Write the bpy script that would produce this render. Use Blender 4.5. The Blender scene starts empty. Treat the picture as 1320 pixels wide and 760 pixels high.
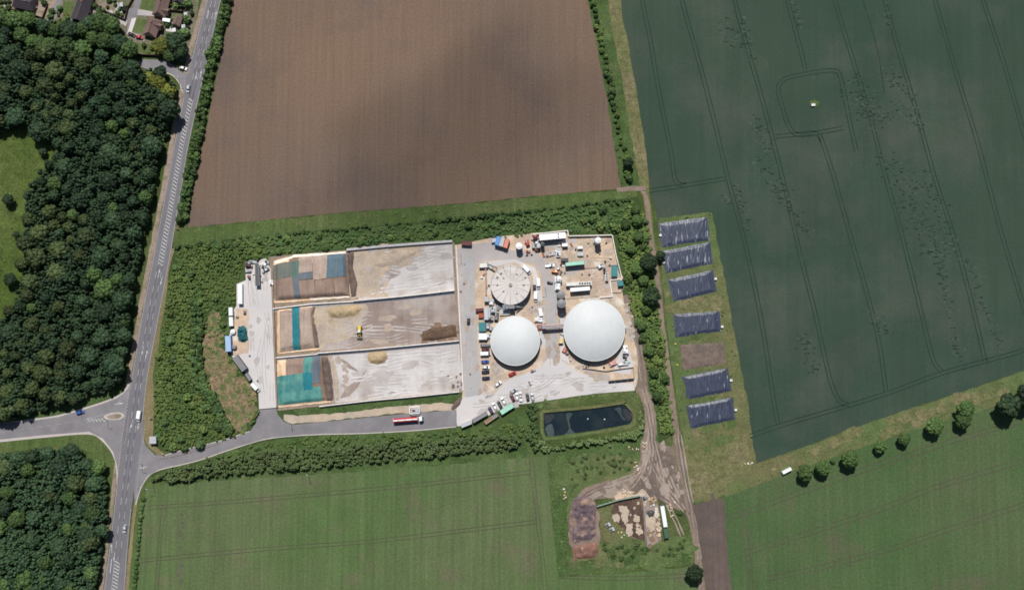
import bpy, bmesh, math, random
import numpy as np
from mathutils import Vector, Matrix, noise
from mathutils.geometry import tessellate_polygon
R = math.radians
rng = random.Random(7)
S = bpy.context.scene
C = S.collection

# ---------------------------------------------------------------- camera
TILT, DIST, LENS = R(5.0), 539.0, 35.0
cd = bpy.data.cameras.new('camera'); cam = bpy.data.objects.new('camera', cd); C.objects.link(cam)
cd.lens = LENS; cd.sensor_width = 36; cd.clip_start = 1; cd.clip_end = 12000
CAM = Vector((0, -DIST*math.sin(TILT), DIST*math.cos(TILT)))
cam.location = CAM; cam.rotation_euler = (TILT, 0, 0); S.camera = cam
# ---------------------------------------------------------------- light
SUN_EL, SUN_AZ = R(57), R(-6)          # azimuth measured from +y (top of the picture), clockwise
w = bpy.data.worlds.new('World'); S.world = w; w.use_nodes = True
nt = w.node_tree; sk = nt.nodes.new('ShaderNodeTexSky'); sk.sky_type = 'NISHITA'; sk.sun_disc = False
sk.sun_elevation = SUN_EL; sk.sun_rotation = SUN_AZ
bg = nt.nodes['Background']; bg.inputs[1].default_value = 0.055; nt.links.new(sk.outputs[0], bg.inputs[0])
sl = bpy.data.lights.new('sun', 'SUN'); so = bpy.data.objects.new('sun', sl); C.objects.link(so)
sl.energy = 4.75; sl.angle = R(0.6); sl.color = (1, .965, .91)
sd = Vector((math.sin(SUN_AZ)*math.cos(SUN_EL), math.cos(SUN_AZ)*math.cos(SUN_EL), math.sin(SUN_EL)))
so.rotation_euler = sd.to_track_quat('Z', 'Y').to_euler(); so.location = (0, 200, 400)
S.view_settings.view_transform = 'Standard'; S.view_settings.look = 'None'
S.view_settings.exposure = 0.0; S.view_settings.gamma = 1.0
S.cycles.max_bounces = 4; S.cycles.diffuse_bounces = 2; S.cycles.use_denoising = True
S.cycles.filter_width = 1.7

# ---------------------------------------------------------------- placing: map coordinates of the survey (1320 x 760 grid) to metres
FPX = LENS/36*1320
def G(px, py, z=0.0):
    v = Vector(((px-660)/FPX, -(py-380)/FPX, -1.0))
    d = Vector((v.x, v.y*math.cos(TILT)-v.z*math.sin(TILT), v.y*math.sin(TILT)+v.z*math.cos(TILT)))
    k = (z-CAM.z)/d.z
    p = CAM + d*k
    return Vector((p.x, p.y, z))

# ---------------------------------------------------------------- materials
def lin(c):
    return tuple((v/255/12.92 if v/255 <= .04045 else ((v/255+.055)/1.055)**2.4) for v in c)
class NB:
    def __init__(s, name, rough=.85, spec=.2):
        s.m = bpy.data.materials.new(name); s.m.use_nodes = True; s.t = s.m.node_tree
        s.b = s.t.nodes['Principled BSDF']; s.b.inputs['Roughness'].default_value = rough
        s.b.inputs['Specular IOR Level'].default_value = spec
        s.geo = s.n('ShaderNodeNewGeometry')
    def n(s, t, **k):
        x = s.t.nodes.new(t)
        for a, b in k.items(): setattr(x, a, b)
        return x
    def l(s, a, b): s.t.links.new(a, b)
    def noise(s, scale, detail=3, vec=None, rough=.55, dist=0.0):
        x = s.n('ShaderNodeTexNoise'); x.inputs['Scale'].default_value = scale; x.inputs['Detail'].default_value = detail
        x.inputs['Roughness'].default_value = rough; x.inputs['Distortion'].default_value = dist
        s.l(vec or s.geo.outputs['Position'], x.inputs['Vector']); return x.outputs['Fac']
    def ramp(s, f, a, b, lo=0.0, hi=1.0):
        x = s.n('ShaderNodeMapRange'); x.inputs[1].default_value = a; x.inputs[2].default_value = b
        x.inputs[3].default_value = lo; x.inputs[4].default_value = hi
        s.l(f, x.inputs[0]); return x.outputs[0]
    def mix(s, f, a, b, mode='MIX'):
        x = s.n('ShaderNodeMix', data_type='RGBA', blend_type=mode)
        for v, i in ((f, 0), (a, 6), (b, 7)):
            if hasattr(v, 'is_linked') or isinstance(v, bpy.types.NodeSocket): s.l(v, x.inputs[i])
            elif i == 0: x.inputs[0].default_value = v
            else: x.inputs[i].default_value = tuple(v)[:3]+(1,)
        return x.outputs[2]
    def rot(s, ang, sx=1, sy=1):
        x = s.n('ShaderNodeMapping'); x.inputs['Rotation'].default_value = (0, 0, ang); x.inputs['Scale'].default_value = (sx, sy, 1)
        s.l(s.geo.outputs['Position'], x.inputs['Vector']); return x.outputs[0]
    def val(s, f, k):                        # brightness factor around 1 as a colour
        return s.ramp(f, .3, .7, 1-k, 1+k)
    def mul(s, col, f):
        x = s.n('ShaderNodeVectorMath', operation='SCALE'); s.l(col, x.inputs[0]); s.l(f, x.inputs['Scale']); return x.outputs[0]
    def bump(s, f, strength, dist=.2):
        x = s.n('ShaderNodeBump'); x.inputs['Strength'].default_value = strength; x.inputs['Distance'].default_value = dist
        s.l(f, x.inputs['Height']); s.l(x.outputs[0], s.b.inputs['Normal'])
    def out(s, col): s.l(col, s.b.inputs['Base Color']); return s.m
def ground(name, a, b, c=None, big=.02, mid=.15, fine=1.4, vmid=.12, vfine=.22, rows=None, rough=.9, lohi=(.42,.6), c_at=(.6,.72), bump=0, seed=0):
    n = NB(name, rough, .1)
    off = n.n('ShaderNodeVectorMath', operation='ADD'); off.inputs[1].default_value = (seed*37.1, seed*11.7, 0); n.l(n.geo.outputs['Position'], off.inputs[0]); P = off.outputs[0]
    col = n.mix(n.ramp(n.noise(big, 5, P), *lohi), a, b)
    if c: col = n.mix(n.ramp(n.noise(mid*.6, 5, P, .65), *c_at), col, c)
    col = n.mul(col, n.val(n.noise(mid, 4, P), vmid))
    f = n.noise(fine, 3, P, .7)
    col = n.mul(col, n.val(f, vfine))
    for r in rows or ():                     # (angle, scale across, strength, stretch)
        v = n.rot(R(r[0]), r[1], r[1]*r[3])
        col = n.mul(col, n.val(n.noise(1.0, 2, v, .6), r[2]))
    if bump: n.bump(f, bump)
    return n.out(col)
def plain(name, col, rough=.6, metal=0.0, v=.1, scale=.8, spec=.4, dirt=None):
    n = NB(name, rough, spec); n.b.inputs['Metallic'].default_value = metal
    rgb = n.n('ShaderNodeRGB'); rgb.outputs[0].default_value = tuple(col)+(1,)
    c = n.mul(rgb.outputs[0], n.val(n.noise(scale, 4), v))
    if dirt: c = n.mix(n.ramp(n.noise(scale*.6, 6, rough=.7), .5, .75, 0, .8), c, dirt)
    return n.out(c)
def foliage(name, a, b, c, trans=.15):
    n = NB(name, .65, .25)
    col = n.mix(n.ramp(n.noise(.05, 3), .4, .6), a, b)
    col = n.mix(n.ramp(n.noise(.35, 3), .5, .68), col, c)
    oi = n.n('ShaderNodeObjectInfo')
    col = n.mul(col, n.ramp(oi.outputs['Random'], 0, 1, .62, 1.4))
    col = n.mul(col, n.val(n.noise(1.6, 2), .3))
    n.out(col)
    tr = n.n('ShaderNodeBsdfTranslucent'); n.l(col, tr.inputs[0]); ms = n.n('ShaderNodeMixShader'); ms.inputs[0].default_value = trans
    n.l(n.b.outputs[0], ms.inputs[1]); n.l(tr.outputs[0], ms.inputs[2]); n.l(ms.outputs[0], n.t.nodes['Material Output'].inputs[0])
    return n.m

M = {}
M['meadow'] = ground('meadow_grass', (.05,.075,.022), (.075,.095,.035), (.14,.12,.06), fine=1.0, vfine=.35, vmid=.25)
M['verge'] = ground('verge_grass', (.068,.102,.032), (.092,.118,.045), (.14,.14,.07), fine=.9, vfine=.3, rows=((95,.45,.14,.04),(95,.12,.10,.04)), seed=3)
M['lush'] = ground('lush_grass', (.052,.088,.028), (.072,.105,.038), (.11,.11,.055), big=.05, fine=.9, vfine=.4, vmid=.25, seed=5)
M['glade'] = ground('glade_grass', (.055,.085,.018), (.075,.10,.028), (.05,.07,.02), fine=.8, vfine=.4, vmid=.3, seed=6)
M['rough'] = ground('rough_grass', (.085,.12,.045), (.12,.12,.055), (.19,.15,.09), fine=1.1, vfine=.35, vmid=.2, seed=8)
M['drygrass'] = ground('dry_grass', (.16,.14,.07), (.21,.165,.10), (.12,.12,.05), fine=1.2, vfine=.3, seed=9)
M['scrubsoil'] = ground('scrub_soil', (.04,.065,.022), (.06,.09,.03), None, seed=2)
M['bare'] = ground('bare_earth_slope', (.20,.145,.09), (.165,.135,.075), (.10,.11,.045), big=.07, mid=.4, fine=.8, vfine=.35, vmid=.3, c_at=(.54,.64), seed=11)
M['brown'] = ground('tilled_soil', (.170,.115,.082), (.135,.097,.075), (.114,.087,.076), big=.011, mid=.022, fine=.9, vmid=.06, vfine=.16,
                    rows=((8,.7,.06,.02),(-10,.22,.035,.03),(80,.5,.04,.03)), c_at=(.50,.68), lohi=(.35,.62))
M['crop'] = ground('cereal_crop', (.031,.055,.039), (.039,.063,.044), (.057,.071,.055), big=.008, mid=.03, fine=.9, vmid=.06, vfine=.12,
                    rows=((-14,.35,.05,.03),(-14,.05,.06,.05)), c_at=(.46,.66), lohi=(.35,.6), seed=4)
M['crop2'] = ground('seedling_crop', (.076,.120,.044), (.092,.122,.054), (.122,.106,.072), big=.012, mid=.07, fine=.8, vmid=.07, vfine=.2,
                    rows=((94,.5,.12,.03),(4,.2,.06,.02)), c_at=(.55,.75), seed=7)
M['crop3'] = ground('seedling_crop_right', (.056,.098,.038), (.072,.104,.046), (.094,.092,.056), big=.012, mid=.05, fine=.8, vmid=.06, vfine=.2,
                    rows=((110,.5,.10,.03),), c_at=(.55,.75), seed=12)
M['soil3'] = ground('bare_soil', (.115,.085,.075), (.10,.078,.07), (.085,.075,.055), fine=1.0, vfine=.15, rows=((-6,.4,.1,.03),), seed=14)
M['tram'] = ground('wheel_track', (.020,.038,.030), (.023,.042,.033), fine=.8)
M['tram2'] = ground('wheel_track_soil', (.07,.066,.045), (.085,.07,.055), fine=.8)
M['lodged'] = ground('lodged_crop', (.070,.088,.068), (.055,.075,.058), fine=1.2, vfine=.4, seed=15)
M['lodgeshade'] = ground('crop_gap', (.015,.028,.022), (.020,.034,.027), fine=1.2)
M['asphalt'] = ground('asphalt', (.165,.160,.175), (.145,.142,.155), (.19,.185,.195), fine=1.5, vfine=.06, vmid=.05)
M['asphalt2'] = ground('side_road_asphalt', (.20,.19,.20), (.18,.172,.185), (.23,.215,.22), fine=1.5, vfine=.06, seed=2)
M['asphdark'] = ground('fresh_asphalt', (.115,.112,.128), (.13,.127,.14), fine=1.5, vfine=.06)
M['footway'] = ground('footway', (.28,.215,.175), (.23,.18,.145), (.16,.15,.09), mid=.3, fine=1.3, vfine=.25, c_at=(.5,.65))
M['concrete'] = ground('yard_concrete', (.53,.50,.49), (.47,.455,.46), (.56,.49,.45), big=.03, mid=.12, fine=1.2, vfine=.05, vmid=.05, seed=1)
M['concroad'] = ground('worn_concrete', (.37,.34,.33), (.40,.37,.36), (.44,.40,.37), big=.03, mid=.12, fine=1.2, vfine=.05, vmid=.06, seed=3)
M['concgrey'] = ground('grey_concrete', (.34,.335,.34), (.37,.355,.35), None, big=.03, fine=1.2, vfine=.05, vmid=.05, seed=5)
M['clampfloor'] = ground('clamp_floor', (.45,.42,.41), (.50,.475,.47), (.34,.29,.26), big=.03, mid=.06, fine=1.2, vfine=.07, vmid=.10, c_at=(.5,.68),
                         rows=((92,.3,.06,.05),), seed=6)
M['clampbrown'] = ground('stained_clamp_floor', (.27,.215,.19), (.34,.295,.275), (.21,.16,.135), big=.03, mid=.06, fine=1.2, vfine=.08, vmid=.10, c_at=(.5,.68),
                         rows=((96,.3,.08,.04),), seed=9)
M['sandpad'] = ground('sandy_hardcore', (.49,.37,.27), (.41,.32,.25), (.56,.50,.43), big=.05, mid=.18, fine=1.2, vfine=.16, vmid=.14, c_at=(.5,.66), seed=7)
M['dust'] = ground('pale_dust', (.42,.34,.26), (.38,.32,.26), (.33,.24,.18), big=.08, mid=.2, fine=1.2, vfine=.16, vmid=.12, seed=10)
M['silage'] = ground('silage', (.40,.30,.18), (.35,.27,.17), (.29,.22,.13), big=.1, mid=.3, fine=1.3, vfine=.2, vmid=.12, bump=.5, seed=2)
M['brownstain'] = ground('brown_silage_stain', (.20,.135,.09), (.16,.11,.08), (.25,.18,.13), big=.1, mid=.3, fine=1.3, vfine=.25, vmid=.15, seed=3)
M['darkface'] = ground('dark_cut_face', (.15,.11,.095), (.12,.09,.08), (.18,.14,.12), fine=1.6, vfine=.35, bump=.5)
M['track'] = ground('farm_track', (.22,.165,.135), (.18,.14,.115), (.26,.21,.17), big=.06, mid=.25, fine=1.1, vfine=.2, vmid=.15, seed=2)
M['mud'] = ground('dark_mud', (.13,.105,.09), (.16,.12,.10), (.11,.095,.075), big=.08, mid=.3, fine=1.1, vfine=.2, vmid=.2, seed=5)
M['paint'] = plain('road_paint', (.40,.40,.40), .8, v=.25, scale=1.2)
M['paintold'] = plain('worn_road_paint', (.33,.32,.33), .8, v=.25, scale=.7)
M['kerb'] = plain('kerb_stone', (.42,.38,.36), .85, v=.1)
_n = NB("pond_water", .08, .5); M["water"] = _n.out(_n.mix(_n.ramp(_n.noise(.08,4),.5,.8), (.010,.018,.024), (.028,.038,.042)))
FO = {}
FO['wood'] = foliage('wood_leaves', (.033,.068,.034), (.042,.080,.037), (.062,.105,.046))
FO['woodwarm'] = foliage('warm_wood_leaves', (0.0537,0.0781,0.0293), (0.0671,0.0927,0.0317), (0.0805,0.1098,0.039))
FO['green'] = foliage('green_leaves', (0.0561,0.1049,0.0317), (0.0756,0.1281,0.0366), (0.0976,0.1525,0.0464))
FO['yellow'] = foliage('yellow_green_leaves', (0.1464,0.1647,0.0268), (0.1159,0.1403,0.0268), (0.1708,0.1769,0.0342))
FO['scrub'] = foliage('scrub_leaves', (0.0854,0.1464,0.0415), (0.1281,0.183,0.0488), (0.1647,0.2074,0.0634))
FO['scrubdark'] = foliage('dark_scrub_leaves', (0.0671,0.1281,0.0439), (0.0878,0.1488,0.0488), (0.122,0.1769,0.061))
FO['hedge'] = foliage('hedge_leaves', (0.1,0.1464,0.0537), (0.1281,0.1769,0.0671), (0.1464,0.1891,0.0854))
FO['dark'] = foliage('dark_tree_leaves', (0.022,0.0439,0.0195), (0.0293,0.0537,0.0244), (0.0415,0.0683,0.0293))
M['bark'] = plain('bark', (.09,.07,.05), .9)

# ---------------------------------------------------------------- objects and meshes
def tag(o, label=None, cat=None, group=None, kind=None):
    if label: o['label'] = label
    if cat: o['category'] = cat
    if group: o['group'] = group
    if kind: o['kind'] = kind
    return o
def empty(name, label, cat, loc=(0,0,0), rz=0.0, group=None):
    o = bpy.data.objects.new(name, None); C.objects.link(o); o.empty_display_size = .5
    o.location = loc; o.rotation_euler = (0, 0, rz)
    return tag(o, label, cat, group)
def link(name, me, parent=None, loc=None):
    o = bpy.data.objects.new(name, me); C.objects.link(o)
    if parent: o.parent = parent
    if loc is not None: o.location = loc
    return o
class MB:
    def __init__(s): s.v = []; s.f = []
    def add(s, vs, fs):
        k = len(s.v); s.v += [tuple(v) for v in vs]; s.f += [tuple(i+k for i in f) for f in fs]; return s
    def box(s, cx, cy, z0, sx, sy, sz, rz=0.0, top=1.0, topy=None):
        topy = top if topy is None else topy
        c, sn = math.cos(rz), math.sin(rz); vs = []
        for z, tx, ty in ((z0, 1, 1), (z0+sz, top, topy)):
            for a, b in ((-1,-1),(1,-1),(1,1),(-1,1)):
                x, y = a*sx/2*tx, b*sy/2*ty; vs.append((cx+x*c-y*sn, cy+x*sn+y*c, z))
        return s.add(vs, [(3,2,1,0),(4,5,6,7),(0,1,5,4),(1,2,6,5),(2,3,7,6),(3,0,4,7)])
    def cyl(s, cx, cy, z0, z1, r, r2=None, n=20):
        r2 = r if r2 is None else r2
        vs = [(cx+r*math.cos(2*math.pi*i/n), cy+r*math.sin(2*math.pi*i/n), z0) for i in range(n)] + \
             [(cx+r2*math.cos(2*math.pi*i/n), cy+r2*math.sin(2*math.pi*i/n), z1) for i in range(n)]
        return s.add(vs, [tuple(range(n-1,-1,-1)), tuple(range(n,2*n))]+[(i,(i+1)%n,n+(i+1)%n,n+i) for i in range(n)])
    def tube(s, p, q, r, n=8, r2=None):
        p = Vector(p); q = Vector(q); d = (q-p); L = d.length
        if L < 1e-6: return s
        m = d.to_track_quat('Z','Y').to_matrix(); r2 = r if r2 is None else r2
        vs = [p+m@Vector((r*math.cos(2*math.pi*i/n), r*math.sin(2*math.pi*i/n), 0)) for i in range(n)] + \
             [q+m@Vector((r2*math.cos(2*math.pi*i/n), r2*math.sin(2*math.pi*i/n), 0)) for i in range(n)]
        return s.add(vs, [tuple(range(n-1,-1,-1)), tuple(range(n,2*n))]+[(i,(i+1)%n,n+(i+1)%n,n+i) for i in range(n)])
    def bar(s, p, q, w_, h_):
        p = Vector(p); q = Vector(q); d = (q-p); a = math.atan2(d.y, d.x); u = Vector((-math.sin(a), math.cos(a), 0))*w_/2; k = Vector((0,0,h_))
        return s.add([p-u,q-u,q+u,p+u,p-u+k,q-u+k,q+u+k,p+u+k], [(3,2,1,0),(4,5,6,7),(0,1,5,4),(1,2,6,5),(2,3,7,6),(3,0,4,7)])
    def loft(s, rings):
        n = len(rings[0]); vs = [v for r in rings for v in r]
        fs = [tuple(range(n-1,-1,-1)), tuple(range((len(rings)-1)*n, len(rings)*n))]
        for k in range(len(rings)-1):
            for i in range(n): fs.append((k*n+i, k*n+(i+1)%n, (k+1)*n+(i+1)%n, (k+1)*n+i))
        return s.add(vs, fs)
    def prism(s, pts, z0, z1):
        n = len(pts); ar = sum(pts[i][0]*pts[(i+1)%n][1]-pts[(i+1)%n][0]*pts[i][1] for i in range(n))
        if ar < 0: pts = pts[::-1]
        vs = [(p[0],p[1],z0) for p in pts]+[(p[0],p[1],z1) for p in pts]
        fs = [(i,(i+1)%n,n+(i+1)%n,n+i) for i in range(n)]
        for t in tessellate_polygon([[Vector((p[0],p[1],0)) for p in pts]]):
            fs.append(tuple(n+i for i in t)); fs.append(tuple(reversed(t)))
        return s.add(vs, fs)
    def build(s, name, mat, parent=None, loc=None, smooth=False):
        me = bpy.data.meshes.new(name); me.from_pydata(s.v, [], s.f); me.materials.append(mat)
        bm = bmesh.new(); bm.from_mesh(me); bmesh.ops.recalc_face_normals(bm, faces=bm.faces); bm.to_mesh(me); bm.free()
        if smooth: me.polygons.foreach_set('use_smooth', [True]*len(me.polygons))
        return link(name, me, parent, loc)
def np_mesh(name, V, F, mat):                 # V (n,3), F (m,k)
    me = bpy.data.meshes.new(name); k = F.shape[1]
    me.vertices.add(len(V)); me.vertices.foreach_set('co', np.asarray(V, np.float32).ravel())
    me.loops.add(F.size); me.loops.foreach_set('vertex_index', F.astype(np.int32).ravel())
    me.polygons.add(len(F)); me.polygons.foreach_set('loop_start', np.arange(0, F.size, k, dtype=np.int32))
    me.update(calc_edges=True); me.validate(); me.materials.append(mat); return me
def smooth_path(p, closed=False, step=4):
    p = [Vector((a[0], a[1])) for a in p]; n = len(p); out = []
    for i in range(n if closed else n-1):
        a = p[(i-1)%n] if closed or i > 0 else p[0]; b = p[i]; c = p[(i+1)%n]; d = p[(i+2)%n] if closed or i < n-2 else p[-1]
        for k in range(step):
            t = k/step; out.append(.5*((2*b)+(c-a)*t+(2*a-5*b+4*c-d)*t*t+(3*b-a-3*c+d)*t**3))
    if not closed: out.append(p[-1])
    return out
def outline(pts, smooth=False, jag=0.0, step=2.0, z=0.0):
    if smooth: pts = smooth_path(pts, True)
    P = [G(a[0], a[1], z) for a in pts]; out = []
    for i, a in enumerate(P):
        b = P[(i+1)%len(P)]; L = (b-a).length; n = max(1, int(L/step)) if jag else 1
        nrm = Vector((-(b-a).y, (b-a).x, 0)).normalized() if L > 0 else Vector()
        for k in range(n):
            q = a.lerp(b, k/n)
            if jag: q = q + nrm*jag*(noise.noise(q*.23)*1.4+noise.noise(q*.9)*.8)
            out.append((q.x, q.y))
    return out
def sheet(name, pts, z, mat, smooth=False, jag=0.0, kind='structure'):
    o2 = outline(pts, smooth, jag)
    vs = [(a, b, z) for a, b in o2]
    fs = []
    for t in tessellate_polygon([[Vector((a, b, 0)) for a, b in o2]]):
        a, b, c = (Vector(vs[i]) for i in t)
        fs.append(t if (b-a).cross(c-a).z > 0 else t[::-1])
    me = bpy.data.meshes.new(name); me.from_pydata(vs, [], fs); me.materials.append(mat)
    o = link(name, me)
    if kind: o['kind'] = kind
    return o
def ribbon_data(pts, width, z, smooth=True, offs=0.0, world=False, jag=0.0):
    P = pts if world else [G(a[0], a[1]) for a in (smooth_path(pts) if smooth else pts)]
    n = len(P); vs = []; fs = []
    for i, p in enumerate(P):
        d = (P[min(i+1, n-1)]-P[max(i-1, 0)]); nn = Vector((-d.y, d.x, 0)).normalized()
        wd = width[0]+(width[1]-width[0])*i/(n-1) if isinstance(width, tuple) else width
        j1 = jag*noise.noise(p*.3) if jag else 0; j2 = jag*noise.noise(p*.3+Vector((40,0,0))) if jag else 0
        a = p+nn*(offs+wd/2+j1); b = p+nn*(offs-wd/2+j2)
        vs += [(a.x, a.y, z), (b.x, b.y, z)]
    for i in range(n-1): fs.append((2*i, 2*i+1, 2*i+3, 2*i+2))
    return vs, fs
def ribbon(name, pts, width, z, mat, kind='structure', **k):
    m = MB(); m.add(*ribbon_data(pts, width, z, **k)); o = m.build(name, mat)
    if kind: o['kind'] = kind
    return o
def inside(x, y, poly):
    c = False; n = len(poly); j = n-1
    for i in range(n):
        xi, yi = poly[i]; xj, yj = poly[j]
        if (yi > y) != (yj > y) and x < (xj-xi)*(y-yi)/(yj-yi)+xi: c = not c
        j = i
    return c
def wpoly(pts): return [tuple(G(a[0], a[1]))[:2] for a in pts]
def edge_dist(x, y, poly):
    best = 1e9; n = len(poly)
    for i in range(n):
        ax, ay = poly[i]; bx, by = poly[(i+1)%n]; dx, dy = bx-ax, by-ay; L = dx*dx+dy*dy or 1e-9
        t = max(0, min(1, ((x-ax)*dx+(y-ay)*dy)/L)); best = min(best, math.hypot(x-ax-t*dx, y-ay-t*dy))
    return best
def mound(name, pts, h, mat, fall=3.0, step=.8, rough=.15, nscale=.25, z0=-.05, smooth=True, hf=None, wrinkle=None, parent=None, power=1.0):
    poly = wpoly(pts); xs = [p[0] for p in poly]; ys = [p[1] for p in poly]
    x0, x1, y0, y1 = min(xs)-step, max(xs)+step, min(ys)-step, max(ys)+step
    nx, ny = int((x1-x0)/step)+2, int((y1-y0)/step)+2; idx = {}; vs = []; fs = []
    def vid(i, j):
        if (i, j) in idx: return idx[i, j]
        x, y = x0+i*step, y0+j*step; d = edge_dist(x, y, poly) if inside(x, y, poly) else 0
        t = min(1, d/fall)**power; t = t*t*(3-2*t)
        z = z0+(h+.05)*t*(1+rough*2*noise.noise(Vector((x*nscale, y*nscale, 3)))+rough*noise.noise(Vector((x*nscale*3, y*nscale*3, 7))))
        if hf and d > 0: z = hf(x, y)+h
        if wrinkle and d > 0:
            a, k, amp = wrinkle; u = x*math.cos(a)+y*math.sin(a); v_ = -x*math.sin(a)+y*math.cos(a)
            z += amp*abs(noise.noise(Vector((u*k, v_*k*.13, 1))))+amp*.6*noise.noise(Vector((u*k*2.1, v_*k*.3, 5)))
        idx[i, j] = len(vs); vs.append((x, y, z)); return idx[i, j]
    for i in range(nx):
        for j in range(ny):
            if inside(x0+(i+.5)*step, y0+(j+.5)*step, poly): fs.append((vid(i,j), vid(i+1,j), vid(i+1,j+1), vid(i,j+1)))
    me = bpy.data.meshes.new(name); me.from_pydata(vs, [], fs); me.materials.append(mat)
    if smooth: me.polygons.foreach_set('use_smooth', [True]*len(me.polygons))
    return link(name, me, parent)
# ---------------------------------------------------------------- foliage
def ico(sub):
    bm = bmesh.new(); bmesh.ops.create_icosphere(bm, subdivisions=sub, radius=1.0)
    V = np.array([v.co[:] for v in bm.verts]); F = np.array([[v.index for v in f.verts] for f in bm.faces]); bm.free(); return V, F
ICO1, ICO2 = ico(1), ico(2)
def lumps(seed, r, h, n, leaves, leaf, zc=.5, flat=.62, lump=(.24,.38), low=-.15, sub=ICO2):
    g = np.random.default_rng(seed); IV, IF = sub; V = []; F = []; k = 0
    cen = []; rad = []
    core = IV*np.array([r*.66, r*.66, h*.40])*(1+g.uniform(-.12,.12,(len(IV),1)))+np.array([0,0,h*zc])
    V.append(core); F.append(IF); k += len(IV)
    for i in range(n):
        a = i*2.399963+g.uniform(-.3,.3); z = 1-(1-low)*(i+.5)/n; q = math.sqrt(max(0, 1-z*z))
        rr = g.uniform(.85,1.12)
        c = np.array([math.cos(a)*q*r*flat*rr, math.sin(a)*q*r*flat*rr, h*zc+z*h*(1-zc)*.72*g.uniform(.8,1.1)])
        s = r*g.uniform(*lump); cen.append(c); rad.append(s)
        v = IV*s*np.array([1,1,.85])*(1+g.uniform(-.16,.16,(len(IV),1)))+c
        V.append(v); F.append(IF+k); k += len(v)
    cen = np.array(cen); rad = np.array(rad)
    if leaves:
        w_ = g.integers(0, n, leaves); d = g.normal(size=(leaves,3)); d[:,2] = np.abs(d[:,2])*.9-.2; d /= np.linalg.norm(d,axis=1)[:,None]
        p = cen[w_]+d*(rad[w_]*g.uniform(.92,1.28,leaves))[:,None]
        nrm = d+g.normal(size=(leaves,3))*.45; nrm /= np.linalg.norm(nrm,axis=1)[:,None]
        t = np.cross(nrm, g.normal(size=(leaves,3))); t /= np.linalg.norm(t,axis=1)[:,None]; b = np.cross(nrm, t)
        s = (leaf*g.uniform(.6,1.3,leaves))[:,None]
        q = np.stack([p-t*s, p-b*s*.8, p+t*s, p+b*s*.8], 1).reshape(-1,3)
        o = np.arange(leaves)[:,None]*4+k
        F.append(np.concatenate([o+np.array([0,1,2]), o+np.array([0,2,3])])); V.append(q)
    return np.concatenate(V), np.concatenate(F)
def fill_mass(name, label, polys, mat, spacing, r, h, seed, holes=(), group=None, sub=ICO1, nl=5, leaves=26, keep=1.0, cat=None):
    """one uncountable mass of leafy growth inside the outlines (survey grid)"""
    T = [lumps(seed+i, 1, 1, nl, leaves, .13, lump=(.34,.52), sub=sub) for i in range(6)]
    g = random.Random(seed); VV = []; FF = []; k = 0
    for poly in polys:
        P = wpoly(poly); H = [wpoly(q) for q in holes]
        x0, x1 = min(p[0] for p in P), max(p[0] for p in P); y0, y1 = min(p[1] for p in P), max(p[1] for p in P)
        nx, ny = int((x1-x0)/spacing)+1, int((y1-y0)/spacing)+1
        for i in range(nx):
            for j in range(ny):
                x = x0+(i+.5*(j%2)+g.uniform(-.38,.38))*spacing; y = y0+(j+g.uniform(-.38,.38))*spacing
                if g.random() > keep or not inside(x, y, P) or any(inside(x, y, q) for q in H): continue
                nn = .75+.9*max(0, noise.noise(Vector((x*.06, y*.06, seed)))+.3)
                V, F = T[g.randrange(6)]; a = g.uniform(0, 6.28); rr = r*g.uniform(.75,1.25)*nn**.5; hh = h*g.uniform(.7,1.2)*nn
                ca, sa = math.cos(a)*rr, math.sin(a)*rr
                W = np.empty_like(V); W[:,0] = V[:,0]*ca-V[:,1]*sa+x; W[:,1] = V[:,0]*sa+V[:,1]*ca+y; W[:,2] = V[:,2]*hh-.15
                VV.append(W); FF.append(F+k); k += len(W)
    o = link(name, np_mesh(name, np.concatenate(VV), np.concatenate(FF), mat))
    return tag(o, label, cat or 'undergrowth', group, 'stuff')

def tree_mesh(kind, i):
    mat = {'wood':'wood','warm':'woodwarm','green':'green','yellow':'yellow','dark':'dark'}[kind]
    V, F = lumps(100+i*7+len(kind), 4.6, 6.6, 34, 1200, .27, zc=.52, flat=.68, lump=(.14,.27))
    V[:,2] += 1.6
    m = MB(); m.cyl(0,0,-.1,1.4,.34,.24,8); m.cyl(0,0,1.4,4.6,.24,.13,8)
    for k in range(4):
        a = k*1.57+i; m.tube((0,0,2.2+.3*k), (1.9*math.cos(a), 1.9*math.sin(a), 4.2+.3*k), .11, 6, .05)
    me2 = m.build('trunk', M['bark']); d = me2.data; bpy.data.objects.remove(me2)
    return np_mesh('crown', V, F, FO[mat]), d
TM = {k: [tree_mesh(k, i) for i in range(n)] for k, n in (('wood',6),('warm',3),('green',4),('yellow',2),('dark',3))}
def tree(p, r, kind='wood', label=None, group=None, h=None, name='broadleaf_tree'):
    me, tr = rng.choice(TM[kind]); s = r/4.6; hz = (h/8.2) if h else s
    e = empty(name, label, 'tree', (p.x, p.y, 0), rng.uniform(0, 6.28), group)
    for nme, d in (('crown', me), ('trunk', tr)):
        c = link(nme, d, e); c.scale = (s, s, hz)
    return e
def shrub_mesh(mat, i):
    V, F = lumps(300+i, 1.6, 2.3, 9, 260, .16, zc=.42, flat=.6, lump=(.28,.44))
    return np_mesh('shrub', V, F, FO[mat])
SM = {k: [shrub_mesh(k, i+j*9) for i in range(4)] for j, k in enumerate(('scrub','scrubdark','hedge','green','yellow','dark'))}
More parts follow.
